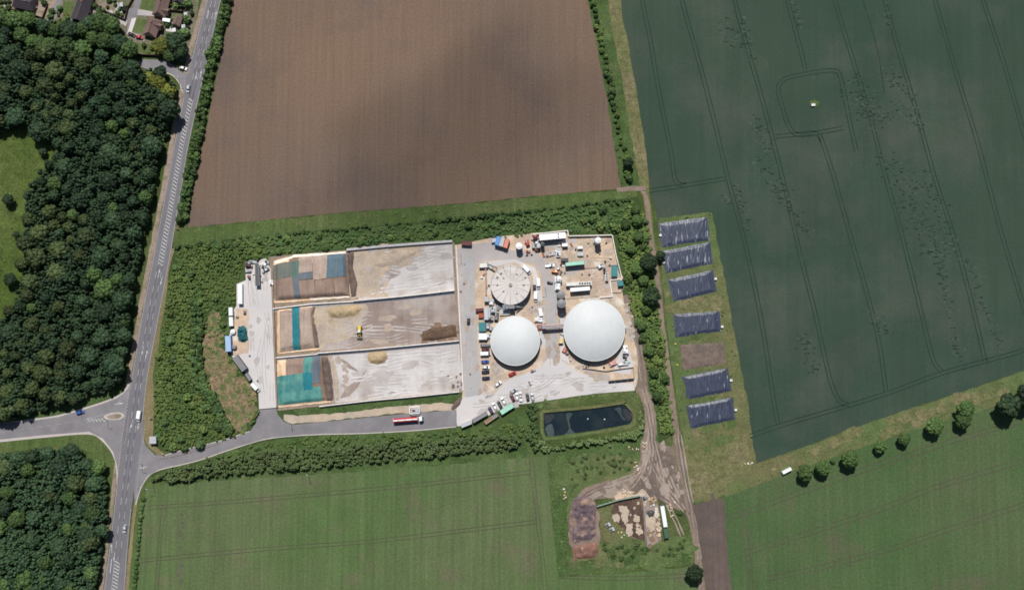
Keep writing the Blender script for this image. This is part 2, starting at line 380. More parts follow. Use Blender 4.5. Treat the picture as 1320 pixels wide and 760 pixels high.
def shrub(p, r, kind, label, group, h=None, name='shrub', cat='shrub'):
    o = link(name, rng.choice(SM[kind]), None, (p.x, p.y, -.1)); s = r/1.6
    o.scale = (s*rng.uniform(.9,1.1), s*rng.uniform(.9,1.1), (h/2.2 if h else s)); o.rotation_euler = (0,0,rng.uniform(0,6.28))
    return tag(o, label, cat, group)
def scatter(polys, rad, seed, holes=(), n=10**6):
    """poisson-like points with a varying radius (metres); returns [(Vector, r)]"""
    g = random.Random(seed); out = []
    for poly in polys:
        P = wpoly(poly); H = [wpoly(q) for q in holes]
        x0, x1 = min(p[0] for p in P), max(p[0] for p in P); y0, y1 = min(p[1] for p in P), max(p[1] for p in P)
        for _ in range(14000):
            if len(out) >= n: break
            x, y = g.uniform(x0, x1), g.uniform(y0, y1); r = g.uniform(*rad)
            if not inside(x, y, P) or any(inside(x, y, q) for q in H): continue
            if all((x-q.x)**2+(y-q.y)**2 > (.80*(r+s))**2 for q, s in out): out.append((Vector((x, y, 0)), r))
    return out

# ================================================================ THE GROUND
sheet('ground', [(-9000,-9000),(10000,-9000),(10000,9000),(-9000,9000)], 0.0, M['meadow'])
bpy.data.objects['ground'].data.transform(Matrix.Scale(1, 4))
Z = .03
M['dry2'] = ground('thin_grass', (.12,.125,.055), (.155,.14,.075), (.20,.165,.10), big=.06, mid=.3, fine=.9, vfine=.35, vmid=.25, seed=21)
brown = [(300,-180),(722,-180),(757,0),(782,125),(800,243),(700,252),(620,260),(430,275),(243,293),(250,240),(266,165),(280,95),(291,40)]
sheet('tilled_field', brown, Z, M['brown'], jag=.35)
crop = [(760,-200),(1600,-200),(1600,396),(1320,478),(1240,505),(1160,531),(1100,552),(1040,575),(972,598),(960,520),(944,440),(932,380),(922,320),(914,274),(880,279),(848,284),(838,246),(832,190),(822,130),(808,60),(795,0)]
sheet('cereal_field', crop, Z, M['crop'], jag=.5)
sheet('lower_field', [(185,626),(300,617),(400,609),(560,597),(640,590),(705,587),(711,660),(720,743),(800,738),(905,729),(905,900),(160,900),(172,760)], Z, M['crop2'], jag=.5)
sheet('right_lower_field', [(893,648),(935,640),(1020,608),(1100,580),(1180,553),(1250,533),(1320,512),(1600,426),(1600,900),(880,900),(905,760)], Z, M['crop3'], jag=.5)
sheet('bare_soil_strip', [(893,650),(915,644),(933,641),(936,690),(942,760),(946,900),(890,900),(906,760),(899,700)], Z*2, M['soil3'], jag=.5)
# verges, grass strips
sheet('grass_strip', [(232,296),(430,276),(620,261),(700,253),(818,245),(822,253),(700,270),(600,281),(495,290),(439,297),(359,303),(300,309.5),(248,317),(226,320)], Z, M['verge'], jag=.6)
sheet('hedge_verge', [(722,-180),(757,0),(782,125),(800,243),(824,243),(806,130),(790,40),(783,0),(760,-180)], Z*1.5, M['lush'], jag=.4)
sheet('field_margin', [(783,0),(795,0),(808,60),(822,130),(832,190),(838,246),(826,246),(815,185),(800,95),(788,30)], Z*2, M['dry2'], jag=.5)
sheet('glade', [(-30,190),(8,170),(30,158),(52,170),(74,190),(70,208),(50,225),(42,262),(38,300),(36,335),(24,380),(16,405),(-30,430)], Z, M['glade'], jag=1.2)
sheet('pond_surround_grass', [(655,540),(680,524),(700,516),(820,500),(846,520),(850,590),(700,590),(672,590)], Z*.9, M['lush'])
sheet('scrub_floor', [(228,308),(300,300),(430,290),(620,272),(822,250),(836,330),(852,420),(868,560),(820,590),(700,590),(560,602),(400,614),(200,626),(190,604),(250,588),(196,578),(192,470),(204,400)], Z*.5, M['scrubsoil'])
sheet('bare_slope', [(272,396),(284,402),(288,440),(292,462),(306,478),(322,498),(333,515),(331,535),(318,552),(302,560),(290,545),(286,520),(274,500),(262,470),(258,448),(266,420)], Z*3, M['bare'], jag=3.2)
sheet('verge_by_lower_wood', [(0,566),(60,560),(115,557),(133,566),(146,585),(150,604),(149,618),(140,612),(128,592),(100,574),(50,577),(0,584),(-60,590),(-60,570)], Z*2, M['verge'], jag=.5)
sheet('verge_by_upper_wood', [(30,541),(60,528),(90,520),(120,512),(150,503),(164,494),(163,503),(146,511),(120,520),(80,532),(45,541)], Z*2, M['lush'], jag=.5)
sheet('roadside_verge', [(190,470),(196,470),(199,520),(197,560),(200,575),(213,585),(205,588),(192,575),(183,562)], Z*2, M['drygrass'], jag=.4)
sheet('roadside_verge', [(215,592),(250,590),(262,586),(200,612),(186,628),(178,660),(171,700),(165,760),(158,900),(163,900),(176,760),(181,690),(188,630),(230,620)], Z*2, M['verge'], jag=.3)
ribbon('mown_verge', [(222,320),(214,352),(208,400),(200,450),(192,495),(191,530),(191,560)], 2.8, Z*3, M['drygrass'], jag=.6)
ribbon('mown_verge', [(176,640),(171,680),(167,720),(163,765),(155,850)], 1.7, Z*3, M['drygrass'], jag=.4)
# lagoon / silage strips area
sheet('strip_grass', [(848,284),(914,274),(922,320),(932,380),(944,440),(960,520),(972,598),(930,640),(893,650),(884,625),(880,560),(866,470),(856,380)], Z, M['rough'], jag=.5)
sheet('thin_grass', [(880,575),(905,580),(935,565),(962,560),(968,585),(972,602),(940,625),(925,642),(896,646),(884,620)], Z*1.7, M['dry2'], smooth=True, jag=2.0)
sheet('dry_patch', [(884,592),(915,585),(950,578),(966,592),(968,602),(940,615),(930,636),(900,640),(888,620)], Z*2, M['dry2'], smooth=True, jag=2.2)
sheet('strip_edge', [(914,274),(918,274),(934,360),(948,436),(964,520),(975,597),(968,600),(956,520),(940,440),(928,370)], Z*2, M['rough'], jag=.6)
sheet('worn_edge', [(849,281),(880,278),(914,273),(916,279),(880,284),(852,287)], Z*2, M['verge'], jag=.4)
sheet('tree_row_margin', [(972,598),(1040,575),(1100,552),(1160,531),(1240,505),(1320,478),(1600,396),(1600,426),(1320,512),(1250,533),(1180,553),(1100,580),(1020,608),(935,640),(930,630)], Z*1.4, M['rough'], jag=.5)
# tracks
ribbon('farm_track', [(788,-160),(796,0),(806,60),(818,130),(828,200),(833,250),(838,300),(846,350),(853,420),(861,480),(869,540),(876,600),(887,650),(897,700),(905,760),(915,860)], 3.6, Z*3, M['dry2'], jag=.7)
ribbon('farm_track', [(828,246),(834,262),(838,300),(846,350),(852,400),(857,440)], 2.4, Z*4, M['track'], jag=.6)
ribbon('farm_track', [(857,440),(864,500),(872,560),(877,600),(887,650),(897,700),(904,760),(912,840)], 2.9, Z*4, M['track'], jag=.7)
ribbon('site_track', [(806,380),(812,400),(818,430),(823,455),(826,480),(827,500),(834,515),(838,540),(838,560),(836,585)], 6.2, Z*3, M['track'], jag=1.2)
ribbon('field_corner_track', [(795,245),(812,243),(832,243)], 2.4, Z*4, M['track'], jag=.5)
sheet('churned_ground', [(826,566),(842,562),(850,572),(866,575),(872,563),(880,600),(888,650),(880,658),(860,652),(846,640),(838,652),(800,634),(792,642),(760,642),(742,650),(735,660),(733,700),(738,705),(771,705),(775,690),(772,660),(765,655),(742,640),(736,634),(760,617),(800,612),(816,606),(826,590)], Z*2.5, M['track'], jag=1.0)
sheet('mud_patch', [(843,580),(858,576),(870,590),(870,605),(862,612),(852,600)], Z*3.5, M['mud'], smooth=True, jag=.8)
sheet('mud_patch', [(858,618),(866,618),(871,628),(869,640),(864,640)], Z*3.5, M['mud'], smooth=True, jag=.4)
sheet('works_grass', [(706,588),(830,580),(826,596),(815,606),(790,612),(760,615),(738,628),(730,660),(731,710),(740,722),(772,722),(790,715),(770,700),(850,700),(893,690),(897,726),(800,738),(720,743),(711,660)], Z*1.5, M['lush'], jag=.7)
sheet('dry_bank', [(760,617),(800,609),(818,608),(806,616),(780,620),(755,628),(742,645),(735,665),(731,665),(733,645),(740,630)], Z*3.2, M['rough'], smooth=True, jag=.7)
sheet('worn_ground', [(770,652),(790,648),(800,650),(800,672),(815,692),(818,700),(790,702),(776,695),(774,670)], Z*3, M['rough'], jag=.5)
ribbon('curved_wheel_rut', [(893,616),(905,622),(915,630),(919,640),(921,655)], 1.8, Z*3.5, M['soil3'], jag=.5)
# --------- crop wheel tracks
def trams(name, lines, mat, gap=1.0, wd=.55, z=Z*2):
    m = MB()
    for ln in lines:
        for o in (-gap, gap): m.add(*ribbon_data(ln, wd, z+.004*(len(m.v)%3), offs=o))
    o = m.build(name, mat); o['kind'] = 'structure'
trams('cereal_wheel_tracks', [
 [(815,-90),(828,0),(838,51),(851,127),(864,191),(869,225),(873,236),(884,239)],
 [(836,246),(870,241),(905,235),(937,230)],
 [(862,-90),(879,0),(900,76),(921,157),(938,229),(957,300),(973,370),(986,440),(998,520),(1003,546)],
 [(928,-90),(947,0),(964,64),(981,123),(998,187),(1015,255),(1032,330),(1050,400),(1062,455),(1072,495),(1083,517),(1094,521)],
 [(994,-90),(1015,0),(1032,64),(1038,91)],
 [(1057,174),(1074,225),(1095,300),(1118,380),(1133,440),(1142,504)],
 [(1053,-90),(1076,0),(1099,76),(1121,148),(1142,229),(1161,297),(1182,380),(1199,450),(1205,468),(1214,479)],
 [(1116,-90),(1140,0),(1163,81),(1184,153),(1205,229),(1227,297),(1250,380),(1270,466)],
 [(1180,-90),(1205,0),(1235,102),(1261,187),(1290,297),(1330,430)],
 [(1240,-90),(1267,0),(1295,85),(1325,190),(1390,400)],
 [(1087,165),(1060,170),(1031,174),(1018,165),(1009,140),(1003,115),(1012,102),(1040,95),(1074,91),(1083,99),(1090,130),(1096,160),(1104,195)],
 [(1000,176),(1031,173),(1052,172),(1060,182)],
 [(966,562),(1009,547),(1088,524),(1151,504),(1213,481),(1293,459),(1330,448),(1500,395)]], M['tram'])
m = MB()
for ln in ([(1112,0),(1130,60),(1140,120)],): m.add(*ribbon_data([Vector(p) for p in ln], .5, Z*2))
m.build('faint_crop_lines', M['tram'])['kind'] = 'structure'
trams('seedling_wheel_tracks', [[(684,589),(690,640),(697,700),(703,760),(710,850)],[(190,654),(300,646),(440,634),(560,622),(684,608)],[(180,722),(330,708),(480,697),(600,683),(690,672)],
 [(212,650),(206,700),(202,760),(196,850)],[(720,742),(800,745),(905,740)]], M['tram2'], gap=.9, wd=.36)
trams('seedling_wheel_tracks_right', [[(936,668),(971,656),(1096,611),(1205,575),(1320,541),(1500,490)],[(960,712),(1050,684),(1134,656),(1205,628),(1320,593),(1500,540)],[(990,745),(1120,715),(1320,650),(1500,600)],[(956,650),(962,700),(968,760)]], M['tram2'], gap=1.2, wd=.4)
M['row'] = ground('thin_crop_row', (.085,.105,.055), (.10,.10,.065), (.115,.095,.07), big=.05, mid=.3, fine=.9, vfine=.3, seed=7)
sheet('bare_row', [(232,662),(238,662),(235,760),(229,760)], Z*1.6, M['row'], jag=1.6)
sheet('bare_row', [(659,592),(665,591),(672,700),(674,742),(668,742)], Z*1.6, M['crop2'], jag=1.0)
# lodged (flattened) crop: pale patches with short dark gaps between
g = random.Random(5); m = MB(); m2 = MB()
for (ax, ay, bx, by, wd, n) in ((930,30,950,60,22,14),(955,20,968,80,8,10),(1022,0,1030,40,5,9),(1140,0,1146,40,5,8),(1098,100,1125,160,26,34),(1110,140,1150,150,20,16),(1150,95,1175,160,20,30),(1150,200,1200,330,26,70),(1190,220,1230,330,14,30),(1200,290,1235,470,9,40),(970,150,990,200,14,14),(975,205,1015,260,16,24),(995,240,1040,300,12,20),(948,235,965,300,6,16),(1030,430,1052,480,14,24),(1120,400,1140,430,12,8),(930,250,938,262,6,5),(1240,330,1290,450,10,26)):
    for _ in range(int(n*3.2)):
        t = g.random(); x = ax+(bx-ax)*t+g.gauss(0, wd*.4); y = ay+(by-ay)*t+g.gauss(0, wd*.25); L = g.uniform(1.2, 5); a = g.uniform(-.35,.2)
        p = Vector((x, y)); q = Vector((x+L*math.cos(a), y-L*math.sin(a))); mid = (p+q)/2+Vector((0, g.uniform(-.9,.9)))
        (m if g.random() < .55 else m2).add(*ribbon_data([p, mid, q], (g.uniform(.3,.85), g.uniform(.15,.5)), Z*2.3+g.uniform(0,.01)))
m.build('crop_gaps', M['lodgeshade'])['kind'] = 'structure'; m2.build('lodged_crop', M['lodged'])['kind'] = 'structure'

# a thin cloud high over the tilled field: its soft shadow lies across the soil
V, F = ico(5); c0 = G(592, 182); k_ = 1000.0
cpos = Vector((c0.x, c0.y, 0))+sd*(k_/sd.z)
ang_ = R(32); W = []
for v in V:
    q = Vector(v); n_ = 1+.55*noise.noise(q*1.3+Vector((2,5,1)))+.25*noise.noise(q*3.1); x, y = q.x*88*n_, q.y*46*n_
    W.append((x*math.cos(ang_)-y*math.sin(ang_), x*math.sin(ang_)+y*math.cos(ang_), q.z*34))
cm = bpy.data.materials.new('cloud_vapour'); cm.use_nodes = True; ct = cm.node_tree; ct.nodes.clear(); co = ct.nodes.new('ShaderNodeOutputMaterial'); cv = ct.nodes.new('ShaderNodeVolumePrincipled')
cv.inputs['Color'].default_value = (.9,.9,.9,1); cv.inputs['Density'].default_value = .0058; ct.links.new(cv.outputs[0], co.inputs['Volume'])
cl_ = link('cloud', np_mesh('cloud', np.array(W), F, cm)); cl_.location = cpos; cl_['kind'] = 'structure'
# ================================================================ ROADS
RD = Z*5
ey = [(-160,313,330),(0,267,285),(90,243.5,264.5),(185,225,243.5),(250,213,233),(300,203.5,224.5),(345,195,217),(400,184,206.5),(450,176,197),(500,167.5,188),(560,158,183),(595,154,177.5),(665,146,168.5),(715,140,164),(760,134,161),(900,117,146)]
def lr(y):
    for a, b in zip(ey, ey[1:]):
        if a[0] <= y <= b[0]:
            t = (y-a[0])/(b[0]-a[0]); return a[1]+(b[1]-a[1])*t, a[2]+(b[2]-a[2])*t
L = smooth_path([(a[1], a[0]) for a in ey]); Rr = smooth_path([(a[2], a[0]) for a in ey])
ribbon('footway', [(a[1]-3.5, a[0]) for a in ey if a[0] < 520], 2.6, RD-.06, M['footway'], jag=.7)
ribbon('footway', [(a[1]-3.5, a[0]) for a in ey if a[0] > 590], 2.2, RD-.06, M['footway'], jag=.7)
sheet('main_road', [(p.x, p.y) for p in L]+[(p.x, p.y) for p in reversed(Rr)], RD, M['asphalt'])
for k, (o, wd) in enumerate(((.22,1.0),(.40,1.0),(.62,1.0),(.8,1.0))):     # darker wheel lines worn into the lanes
    ribbon('worn_lane', [(p.x+(q.x-p.x)*o, p.y) for p, q in zip(L[::4], Rr[::4])], wd, RD+.012, M['asphdark' if k in (1,2) else 'asphalt'])
sheet('side_road', [(-160,548),(0,546),(40,542),(75,537),(110,527),(135,519),(150,513),(160,506),(168,497),(164,540),(157,590),(153,622),(151,600),(146,582),(133,565),(115,556),(60,560),(0,566),(-160,580)], RD-.015, M['asphalt2'])
ribbon('side_footway', [(-100,548),(0,545),(40,541),(75,536),(110,526),(135,518),(150,512),(160,505),(166,495)], 1.2, RD-.03, M['kerb'])
ribbon('side_footway', [(152.5,640),(152,605),(146.5,584),(132,566),(114,557.5),(60,561.5),(0,567.5),(-100,578)], 1.6, RD-.03, M['kerb'])
sheet('site_road', [(187,540),(184,561),(188,574),(200,586),(213,587),(240,579),(285,568),(310,560),(322,556),(330,545),(334,527),(356,525),(358,534),(366,543),(378,547),(440,541),(520,533),(588,528),(589,549),(540,553),(470,557),(400,559),(345,564),(300,577),(262,590),(236,597),(206,604),(190,613),(180,630),(174,650),(170,600)], RD-.015, M['asphalt2'])
ribbon('site_road_kerb', [(212,586.5),(240,578.5),(285,567.5),(310,559.5),(322,555.5)], .5, RD-.02, M['kerb'])
ribbon('site_road_kerb', [(175,650),(181,630),(191,613.5),(206,605),(236,598),(262,591),(300,578),(345,565),(400,560),(470,558),(540,554),(588,549.5)], .6, RD-.02, M['kerb'])
sheet('close_road', [(172,82),(185,76.5),(215,78),(224,84),(232,92),(243,97),(238,126),(232,108),(222,96),(205,91),(188,89)], RD-.015, M['asphalt2'])
ribbon('kerb_line', [(190,90),(206,92),(222,97),(231,107),(235,118)], .6, RD-.01, M['kerb'])
# raised traffic island
m = MB(); m.prism(outline([(134,536),(142,532.5),(154,531),(160,534),(159,538),(153,540.5),(142,541),(136,539)], True), 0, RD+.12); o = m.build('traffic_island', M['kerb']); o['kind'] = 'structure'
sheet('traffic_island_paving', [(138,536.3),(144,533.8),(153,532.7),(157,534.7),(156,537.4),(150,539.3),(142,539.7)], RD+.135, M['footway'], smooth=True)
# painted markings
mk = MB(); mo = MB(); ZP = RD+.03
def line(pts, wd=.18, b=mk, dash=None, z=ZP):
    P = [G(a[0], a[1]) for a in smooth_path(pts)]
    if not dash: b.add(*ribbon_data(P, wd, z, world=True)); return
    on, off = dash; s = 0; cur = []; pos = True; left = on
    for a, c in zip(P, P[1:]):
        seg = (c-a).length; t = 0
        while t < seg-1e-6:
            if pos and not cur: cur = [a.lerp(c, t/seg)]
            st = min(left, seg-t); t += st; left -= st
            if pos: cur.append(a.lerp(c, t/seg))
            if left <= 1e-6:
                if pos and len(cur) > 1: b.add(*ribbon_data(cur, wd, z, world=True))
                cur = []; pos = not pos; left = on if pos else off
def along(f, y0, y1, n=14): return [(lambda y: (lr(y)[0]+(lr(y)[1]-lr(y)[0])*f, y))(y0+(y1-y0)*i/n) for i in range(n+1)]
line(along(.03,-150,95), .22, mo); line(along(.03,125,500), .22, mo); line(along(.03,620,890), .22, mo)
line(along(.97,-150,540), .25, mo); line(along(.97,655,890), .22, mo)
line(along(.0,500,618), .25, mo, (1.0,.6))
line([(187,548),(183,580),(178,612),(176,640)], .25, mo, (1.0,.6))
for f in (.36, .64):
    line(along(f,-150,118), .2, mk, (4,3)); line(along(f,350,708), .2, mk, (3.6,4))
line([(237,95),(238,108),(236,122)], .2, mo, (1,.7))
def hatch(y0, y1, fa, fb, step=4.4):
    y = y0; line(along(fa,y0,y1), .16); line(along(fb,y0+3,y1), .16)
    while y < y1:
        a, b = lr(y); c, d = lr(y+3.0)
        line([(c+(d-c)*fb, y+4.2),(a+(b-a)*fa, y)], .55); y += step
hatch(127, 342, .36, .66); hatch(722, 880, .36, .64)
def arrow(x, y, ang, s=1.0, b=mk, side=1):
    o = G(x, y); a = R(ang); u = Vector((math.cos(a), math.sin(a), 0)); n = Vector((-u.y, u.x, 0))
    q = lambda p, r: tuple((o+u*p*s+n*r*s).to_tuple()[:2])+(ZP+.01,)
    b.add([q(-2.6,-.16),(q(.6,-.16)),q(.6,.16),q(-2.6,.16)], [(0,1,2,3)]); b.add([q(.6,-.55),q(2.6,0),q(.6,.55)], [(0,1,2)])
    if side: b.add([q(-1,.16*side),q(-.2,.9*side),q(.5,.9*side),q(-.3,.16*side)], [(0,1,2,3)])
for x, y, a in ((144,706,96),(147.5,717,-96),(170,546,-100),(178.5,548,-100),(208,362,-102),(205,352,78),(184,452,-100),(189,456,80),(268,18,78),(278,20,78),(253,98,-100),(259,96,80)): arrow(x, y, a, .95, side=0)
arrow(154,520,10,1.0); arrow(184.5,602,190,.9)
line([(144,720),(142,738)], .4)
line([(0,557),(50,550),(95,543),(118,540)], .16, mo, (3,2)); line([(112,543),(134,538)], .16, mk); line([(112,539),(134,534),(147,531)], .16, mk)
for i in range(5): line([(113+i*4.5,539),(117+i*4.5,543)], .5, mk)
line([(160,530),(161,541)], .2, mo)
line([(190,83),(206,87),(222,91)], .15, mo, (2,1.5))
line([(166,536),(163,560),(160,575)], .2, mo, (.8,.5))
mk.build('road_markings', M['paint'])['kind'] = 'structure'; mo.build('edge_markings', M['paintold'])['kind'] = 'structure'

# ================================================================ SITE SURFACES
sheet('compound_ground', [(586,316),(640,305),(690,300),(731,299),(733,305),(788,305),(800,362),(806,400),(822,455),(822,490),(818,503),(765,507),(690,518),(655,522),(640,530),(600,548),(590,547),(597,500)], Z*3.5, M['sandpad'])
sheet('west_yard', [(316,338),(343,333),(349,347),(352,430),(356,526),(334,528),(333,500),(318,482),(299,459),(295,440),(296,430),(303,420),(302,398),(305,394),(305,366),(317,361)], Z*4.5, M['concrete'])
sheet('west_yard_patch', [(304,398),(320,398),(320,456),(302,458),(300,440)], Z*4.8, M['sandpad'], jag=.8)
sheet('west_yard_worn', [(322,365),(341,362),(343,520),(336,524),(330,480),(322,440)], Z*4.9, M['concgrey'], jag=.5).data.materials[0] = M['concrete']
sheet('clamp_apron', [(346,331),(447,322),(583,311),(588,316),(598,505),(480,516),(358,529),(352,430),(349,350)], Z*3.2, M['footway'])
sheet('drain_strip', [(350,349),(352.5,349),(360,520),(356,526),(352,430)], Z*4.7, M['brownstain'])
sheet('clamp_floor', [(456,320),(583,314),(586,375),(462,386)], Z*4, M['clampfloor'])
sheet('clamp_floor', [(400,392),(466,388),(586,377),(592,438),(412,452)], Z*4, M['clampbrown'])
sheet('clamp_floor', [(425,456),(592,441),(597,503),(432,519)], Z*4, M['clampfloor'])
sheet('clamp_sweepings', [(446,324),(480,321),(470,350),(468,384),(452,386)], Z*4.3, M['dust'], jag=1.2)
sheet('clamp_sweepings', [(470,322),(545,317),(540,330),(522,343),(490,356),(478,372),(500,380),(466,384),(460,350)], Z*4.4, M['dust'], smooth=True, jag=1.5)
sheet('clamp_sweepings', [(400,393),(470,389),(474,402),(466,420),(450,436),(420,444),(410,450),(402,440)], Z*4.3, M['dust'], jag=1.5)
sheet('wet_streak', [(482,372),(492,350),(510,346),(516,352),(500,362),(492,376)], Z*4.6, M['clampbrown'], smooth=True, jag=.8)
for q in ([(437,462),(448,466),(462,478),(450,474)],[(438,512),(452,495),(465,485),(472,476),(462,496),(450,510)],[(500,508),(508,502),(512,503),(503,509)],[(565,368),(575,360),(586,357),(586,360),(574,364)]):
    sheet('wet_streak', q, Z*4.7, M['clampbrown'], smooth=True, jag=.5)
sheet('compost_stain', [(545,427),(556,421),(588,419),(590,434),(560,438),(543,440)], Z*4.6, M['brownstain'], jag=1.2)
sheet('grass_bank', [(378,528),(440,522),(520,515),(592,508),(596,512),(590,520),(560,519),(500,524),(440,532),(384,535)], Z*4.5, M['lush'], jag=.6)
sheet('sandy_bank', [(366,533),(384,535),(440,531),(500,524),(560,519),(592,514),(597,520),(590,528),(520,532),(440,540),(378,546),(366,541)], Z*4, M['dust'], jag=.5)
sheet('yard_road', [(588,322),(600,316),(628,312),(655,322),(690,324),(700,332),(711,346),(716,370),(701,372),(697,352),(688,340),(660,336),(640,334),(616,338),(612,360),(612,410),(618,470),(624,508),(598,512)], Z*4.6, M['concroad'])
sheet('yard_road', [(597,320),(611,330),(612,360),(613,410),(620,508),(601,512)], Z*4.9, M['concgrey'], jag=.3)
sheet('yard_road', [(701,370),(716,368),(717,372),(718,400),(721,460),(723,478),(704,480),(703,420)], Z*4.7, M['concgrey'])
sheet('yard_apron', [(597,512),(625,506),(633,512),(656,488),(676,482),(698,472),(706,462),(722,462),(730,470),(750,482),(772,484),(770,490),(816,494),(818,503),(765,507),(690,518),(658,522),(640,530),(600,549),(589,549),(588,528)], Z*4.8, M['concrete'], jag=.2)
sheet('tank_path', [(630,336),(664,334),(690,345),(698,372),(700,395),(704,440),(700,450),(690,400),(686,350),(664,338),(634,344),(632,380),(628,380)], Z*4.7, M['concrete'], jag=.2)
sheet('enclosure_slab', [(696,311),(731,309),(731,318),(712,326),(698,322)], Z*4.6, M['concgrey'], jag=.3)
sheet('tank_apron', [(722,405),(728,402),(726,440),(735,468),(722,462)], Z*4.7, M['concrete'], jag=.3)
sheet('worn_pad', [(792,470),(803,448),(812,452),(816,470),(812,482),(790,480)], Z*4.7, M['concrete'], jag=.3)

# ---- wear: stains, ruts and scrape marks on the yards, bays and tracks
def blobs(name, area, n, size, mat, z, seed, stretch=1.0, ang=0.0):
    g = random.Random(seed); P = wpoly(area); x0, x1 = min(p[0] for p in P), max(p[0] for p in P); y0, y1 = min(p[1] for p in P), max(p[1] for p in P); m_ = MB(); k = 0; t = 0
    while k < n and t < n*40:
        t += 1; x, y = g.uniform(x0, x1), g.uniform(y0, y1)
        if not inside(x, y, P): continue
        s = g.uniform(*size); a = R(ang)+g.gauss(0,.15); N = 14; ph = g.uniform(0,99); vs = [(x, y, z+k*.0004)]
        for i in range(N):
            b = 2*math.pi*i/N; r = s*(1+.75*noise.noise(Vector((math.cos(b)*1.3, math.sin(b)*1.3, ph)))); u, v = r*math.cos(b)*stretch, r*math.sin(b)
            vs.append((x+u*math.cos(a)-v*math.sin(a), y+u*math.sin(a)+v*math.cos(a), z+k*.0004))
        m_.add(vs, [(0, 1+i, 1+(i+1)%N) for i in range(N)]); k += 1
    m_.build(name, mat)['kind'] = 'structure'
def ruts(name, lines, mat, z, gap=.95, wd=.35, jag=.25):
    m_ = MB()
    for i, ln in enumerate(lines):
        for o in (-gap, gap): m_.add(*ribbon_data(ln, wd, z+i*.0012+(o > 0)*.0005, offs=o, jag=jag))
    m_.build(name, mat)['kind'] = 'structure'
def randlines(area, n, seed, ang, L=(8,30), curve=.25):
    g = random.Random(seed); out = []; xs = [a[0] for a in area]; ys = [a[1] for a in area]
    while len(out) < n:
        x, y = g.uniform(min(xs), max(xs)), g.uniform(min(ys), max(ys)); a = R(ang)+g.gauss(0, .16); l = g.uniform(*L); c = g.gauss(0, curve); pts = []
        for k in range(4): pts.append((x, y)); x += l/3*math.cos(a); y -= l/3*math.sin(a); a += c
        if all(inside(p[0], p[1], area) for p in pts): out.append(pts)
    return out
M['wear1'] = ground('worn_surface', (.40,.37,.355), (.36,.335,.325), None, fine=1.3, vfine=.1); M['wear2'] = ground('pale_scrape', (.56,.535,.53), (.52,.50,.49), None, fine=1.3, vfine=.08); M['wear3'] = ground('brown_spill', (.37,.30,.25), (.33,.27,.23), None, fine=1.3, vfine=.2)
M['wear4'] = ground('grey_scrape', (.42,.375,.36), (.38,.335,.32), None, fine=1.3, vfine=.1); M['rutlight'] = ground('pale_rut', (.30,.245,.21), (.26,.21,.175), None, fine=1.2, vfine=.2); M['rutdark'] = ground('dark_rut', (.125,.10,.09), (.15,.12,.10), None, fine=1.2, vfine=.2)
bay1 = [(474,322),(583,316),(586,372),(474,384)]; bay2 = [(412,398),(470,391),(586,379),(591,436),(414,450)]; bay3 = [(442,456),(591,443),(596,501),(446,516)]
for i, (b, nd, nl) in enumerate(((bay1,9,14),(bay2,10,8),(bay3,9,20))):
    ruts('scrape_marks', randlines(b, nl, 40+i, 5, (14,60), .03), M['wear2' if i != 1 else 'wear4'], Z*5.4, .9, .5, .3)
    ruts('tyre_marks', randlines(b, nd, 50+i, 4, (10,45), .08), M['wear1'], Z*5.7, .9, .4, .3)
    blobs('bay_stains', b, 10, (.5,2.0), M['wear1' if i != 1 else 'wear3'], Z*6.0, 60+i, 2.6, 6)
blobs('bay_dust', [(456,324),(500,320),(500,380),(456,384)], 22, (.6,2.6), M['dust'], Z*6.2, 70, 1.5, 70)
blobs('bay_dust', [(400,396),(450,393),(440,448),(410,450)], 18, (.5,2.2), M['dust'], Z*6.2, 71, 1.4, 80)
blobs('bay_crumbs', [(420,458),(450,456),(452,514),(424,518)], 16, (.4,1.6), M['wear3'], Z*6.2, 72, 1.4, 80)
blobs('bay_crumbs', [(540,416),(590,412),(592,440),(540,446)], 16, (.4,1.6), M['brownstain'], Z*6.2, 73, 1.8, 5)
blobs('bay_crumbs', [(575,484),(597,480),(597,503),(575,505)], 10, (.3,1.0), M['brownstain'], Z*6.2, 74)
yard = [(600,515),(640,505),(690,485),(735,475),(770,492),(812,497),(760,506),(690,516),(640,526),(604,545)]
ruts('tyre_marks', randlines(yard, 22, 80, 12, (12,45), .12), M['wear1'], Z*5.9, .85, .3, .2); ruts('tyre_marks', randlines(yard, 10, 81, 10, (20,60), .12), M['wear2'], Z*6.2, .85, .5, .2)
blobs('yard_stains', yard, 16, (.5,2.0), M['wear1'], Z*6.5, 82, 1.6, 10)
wy = [(320,345),(342,340),(350,430),(354,520),(337,520),(330,480),(320,450)]
ruts('tyre_marks', randlines(wy, 14, 83, 94, (14,50), .05), M['wear1'], Z*5.9, .85, .3, .2); blobs('yard_stains', wy, 14, (.4,1.6), M['wear1'], Z*6.5, 84, 1.2, 90)
road1 = [(592,330),(612,335),(616,420),(626,506),(600,510)]
ruts('tyre_marks', randlines(road1, 12, 85, 87, (20,80), .03), M['wear1'], Z*5.9, .85, .4, .2); blobs('yard_stains', road1, 14, (.3,1.4), M['wear3'], Z*6.5, 86, 1.6, 85)
road2 = [(702,372),(717,372),(722,470),(705,474)]
ruts('tyre_marks', randlines(road2, 8, 87, 88, (15,50), .02), M['wear1'], Z*5.9, .85, .45, .2); blobs('yard_stains', [(700,375),(716,375),(720,470),(704,470)], 8, (.4,1.6), M['wear3'], Z*6.5, 88, 2, 88)
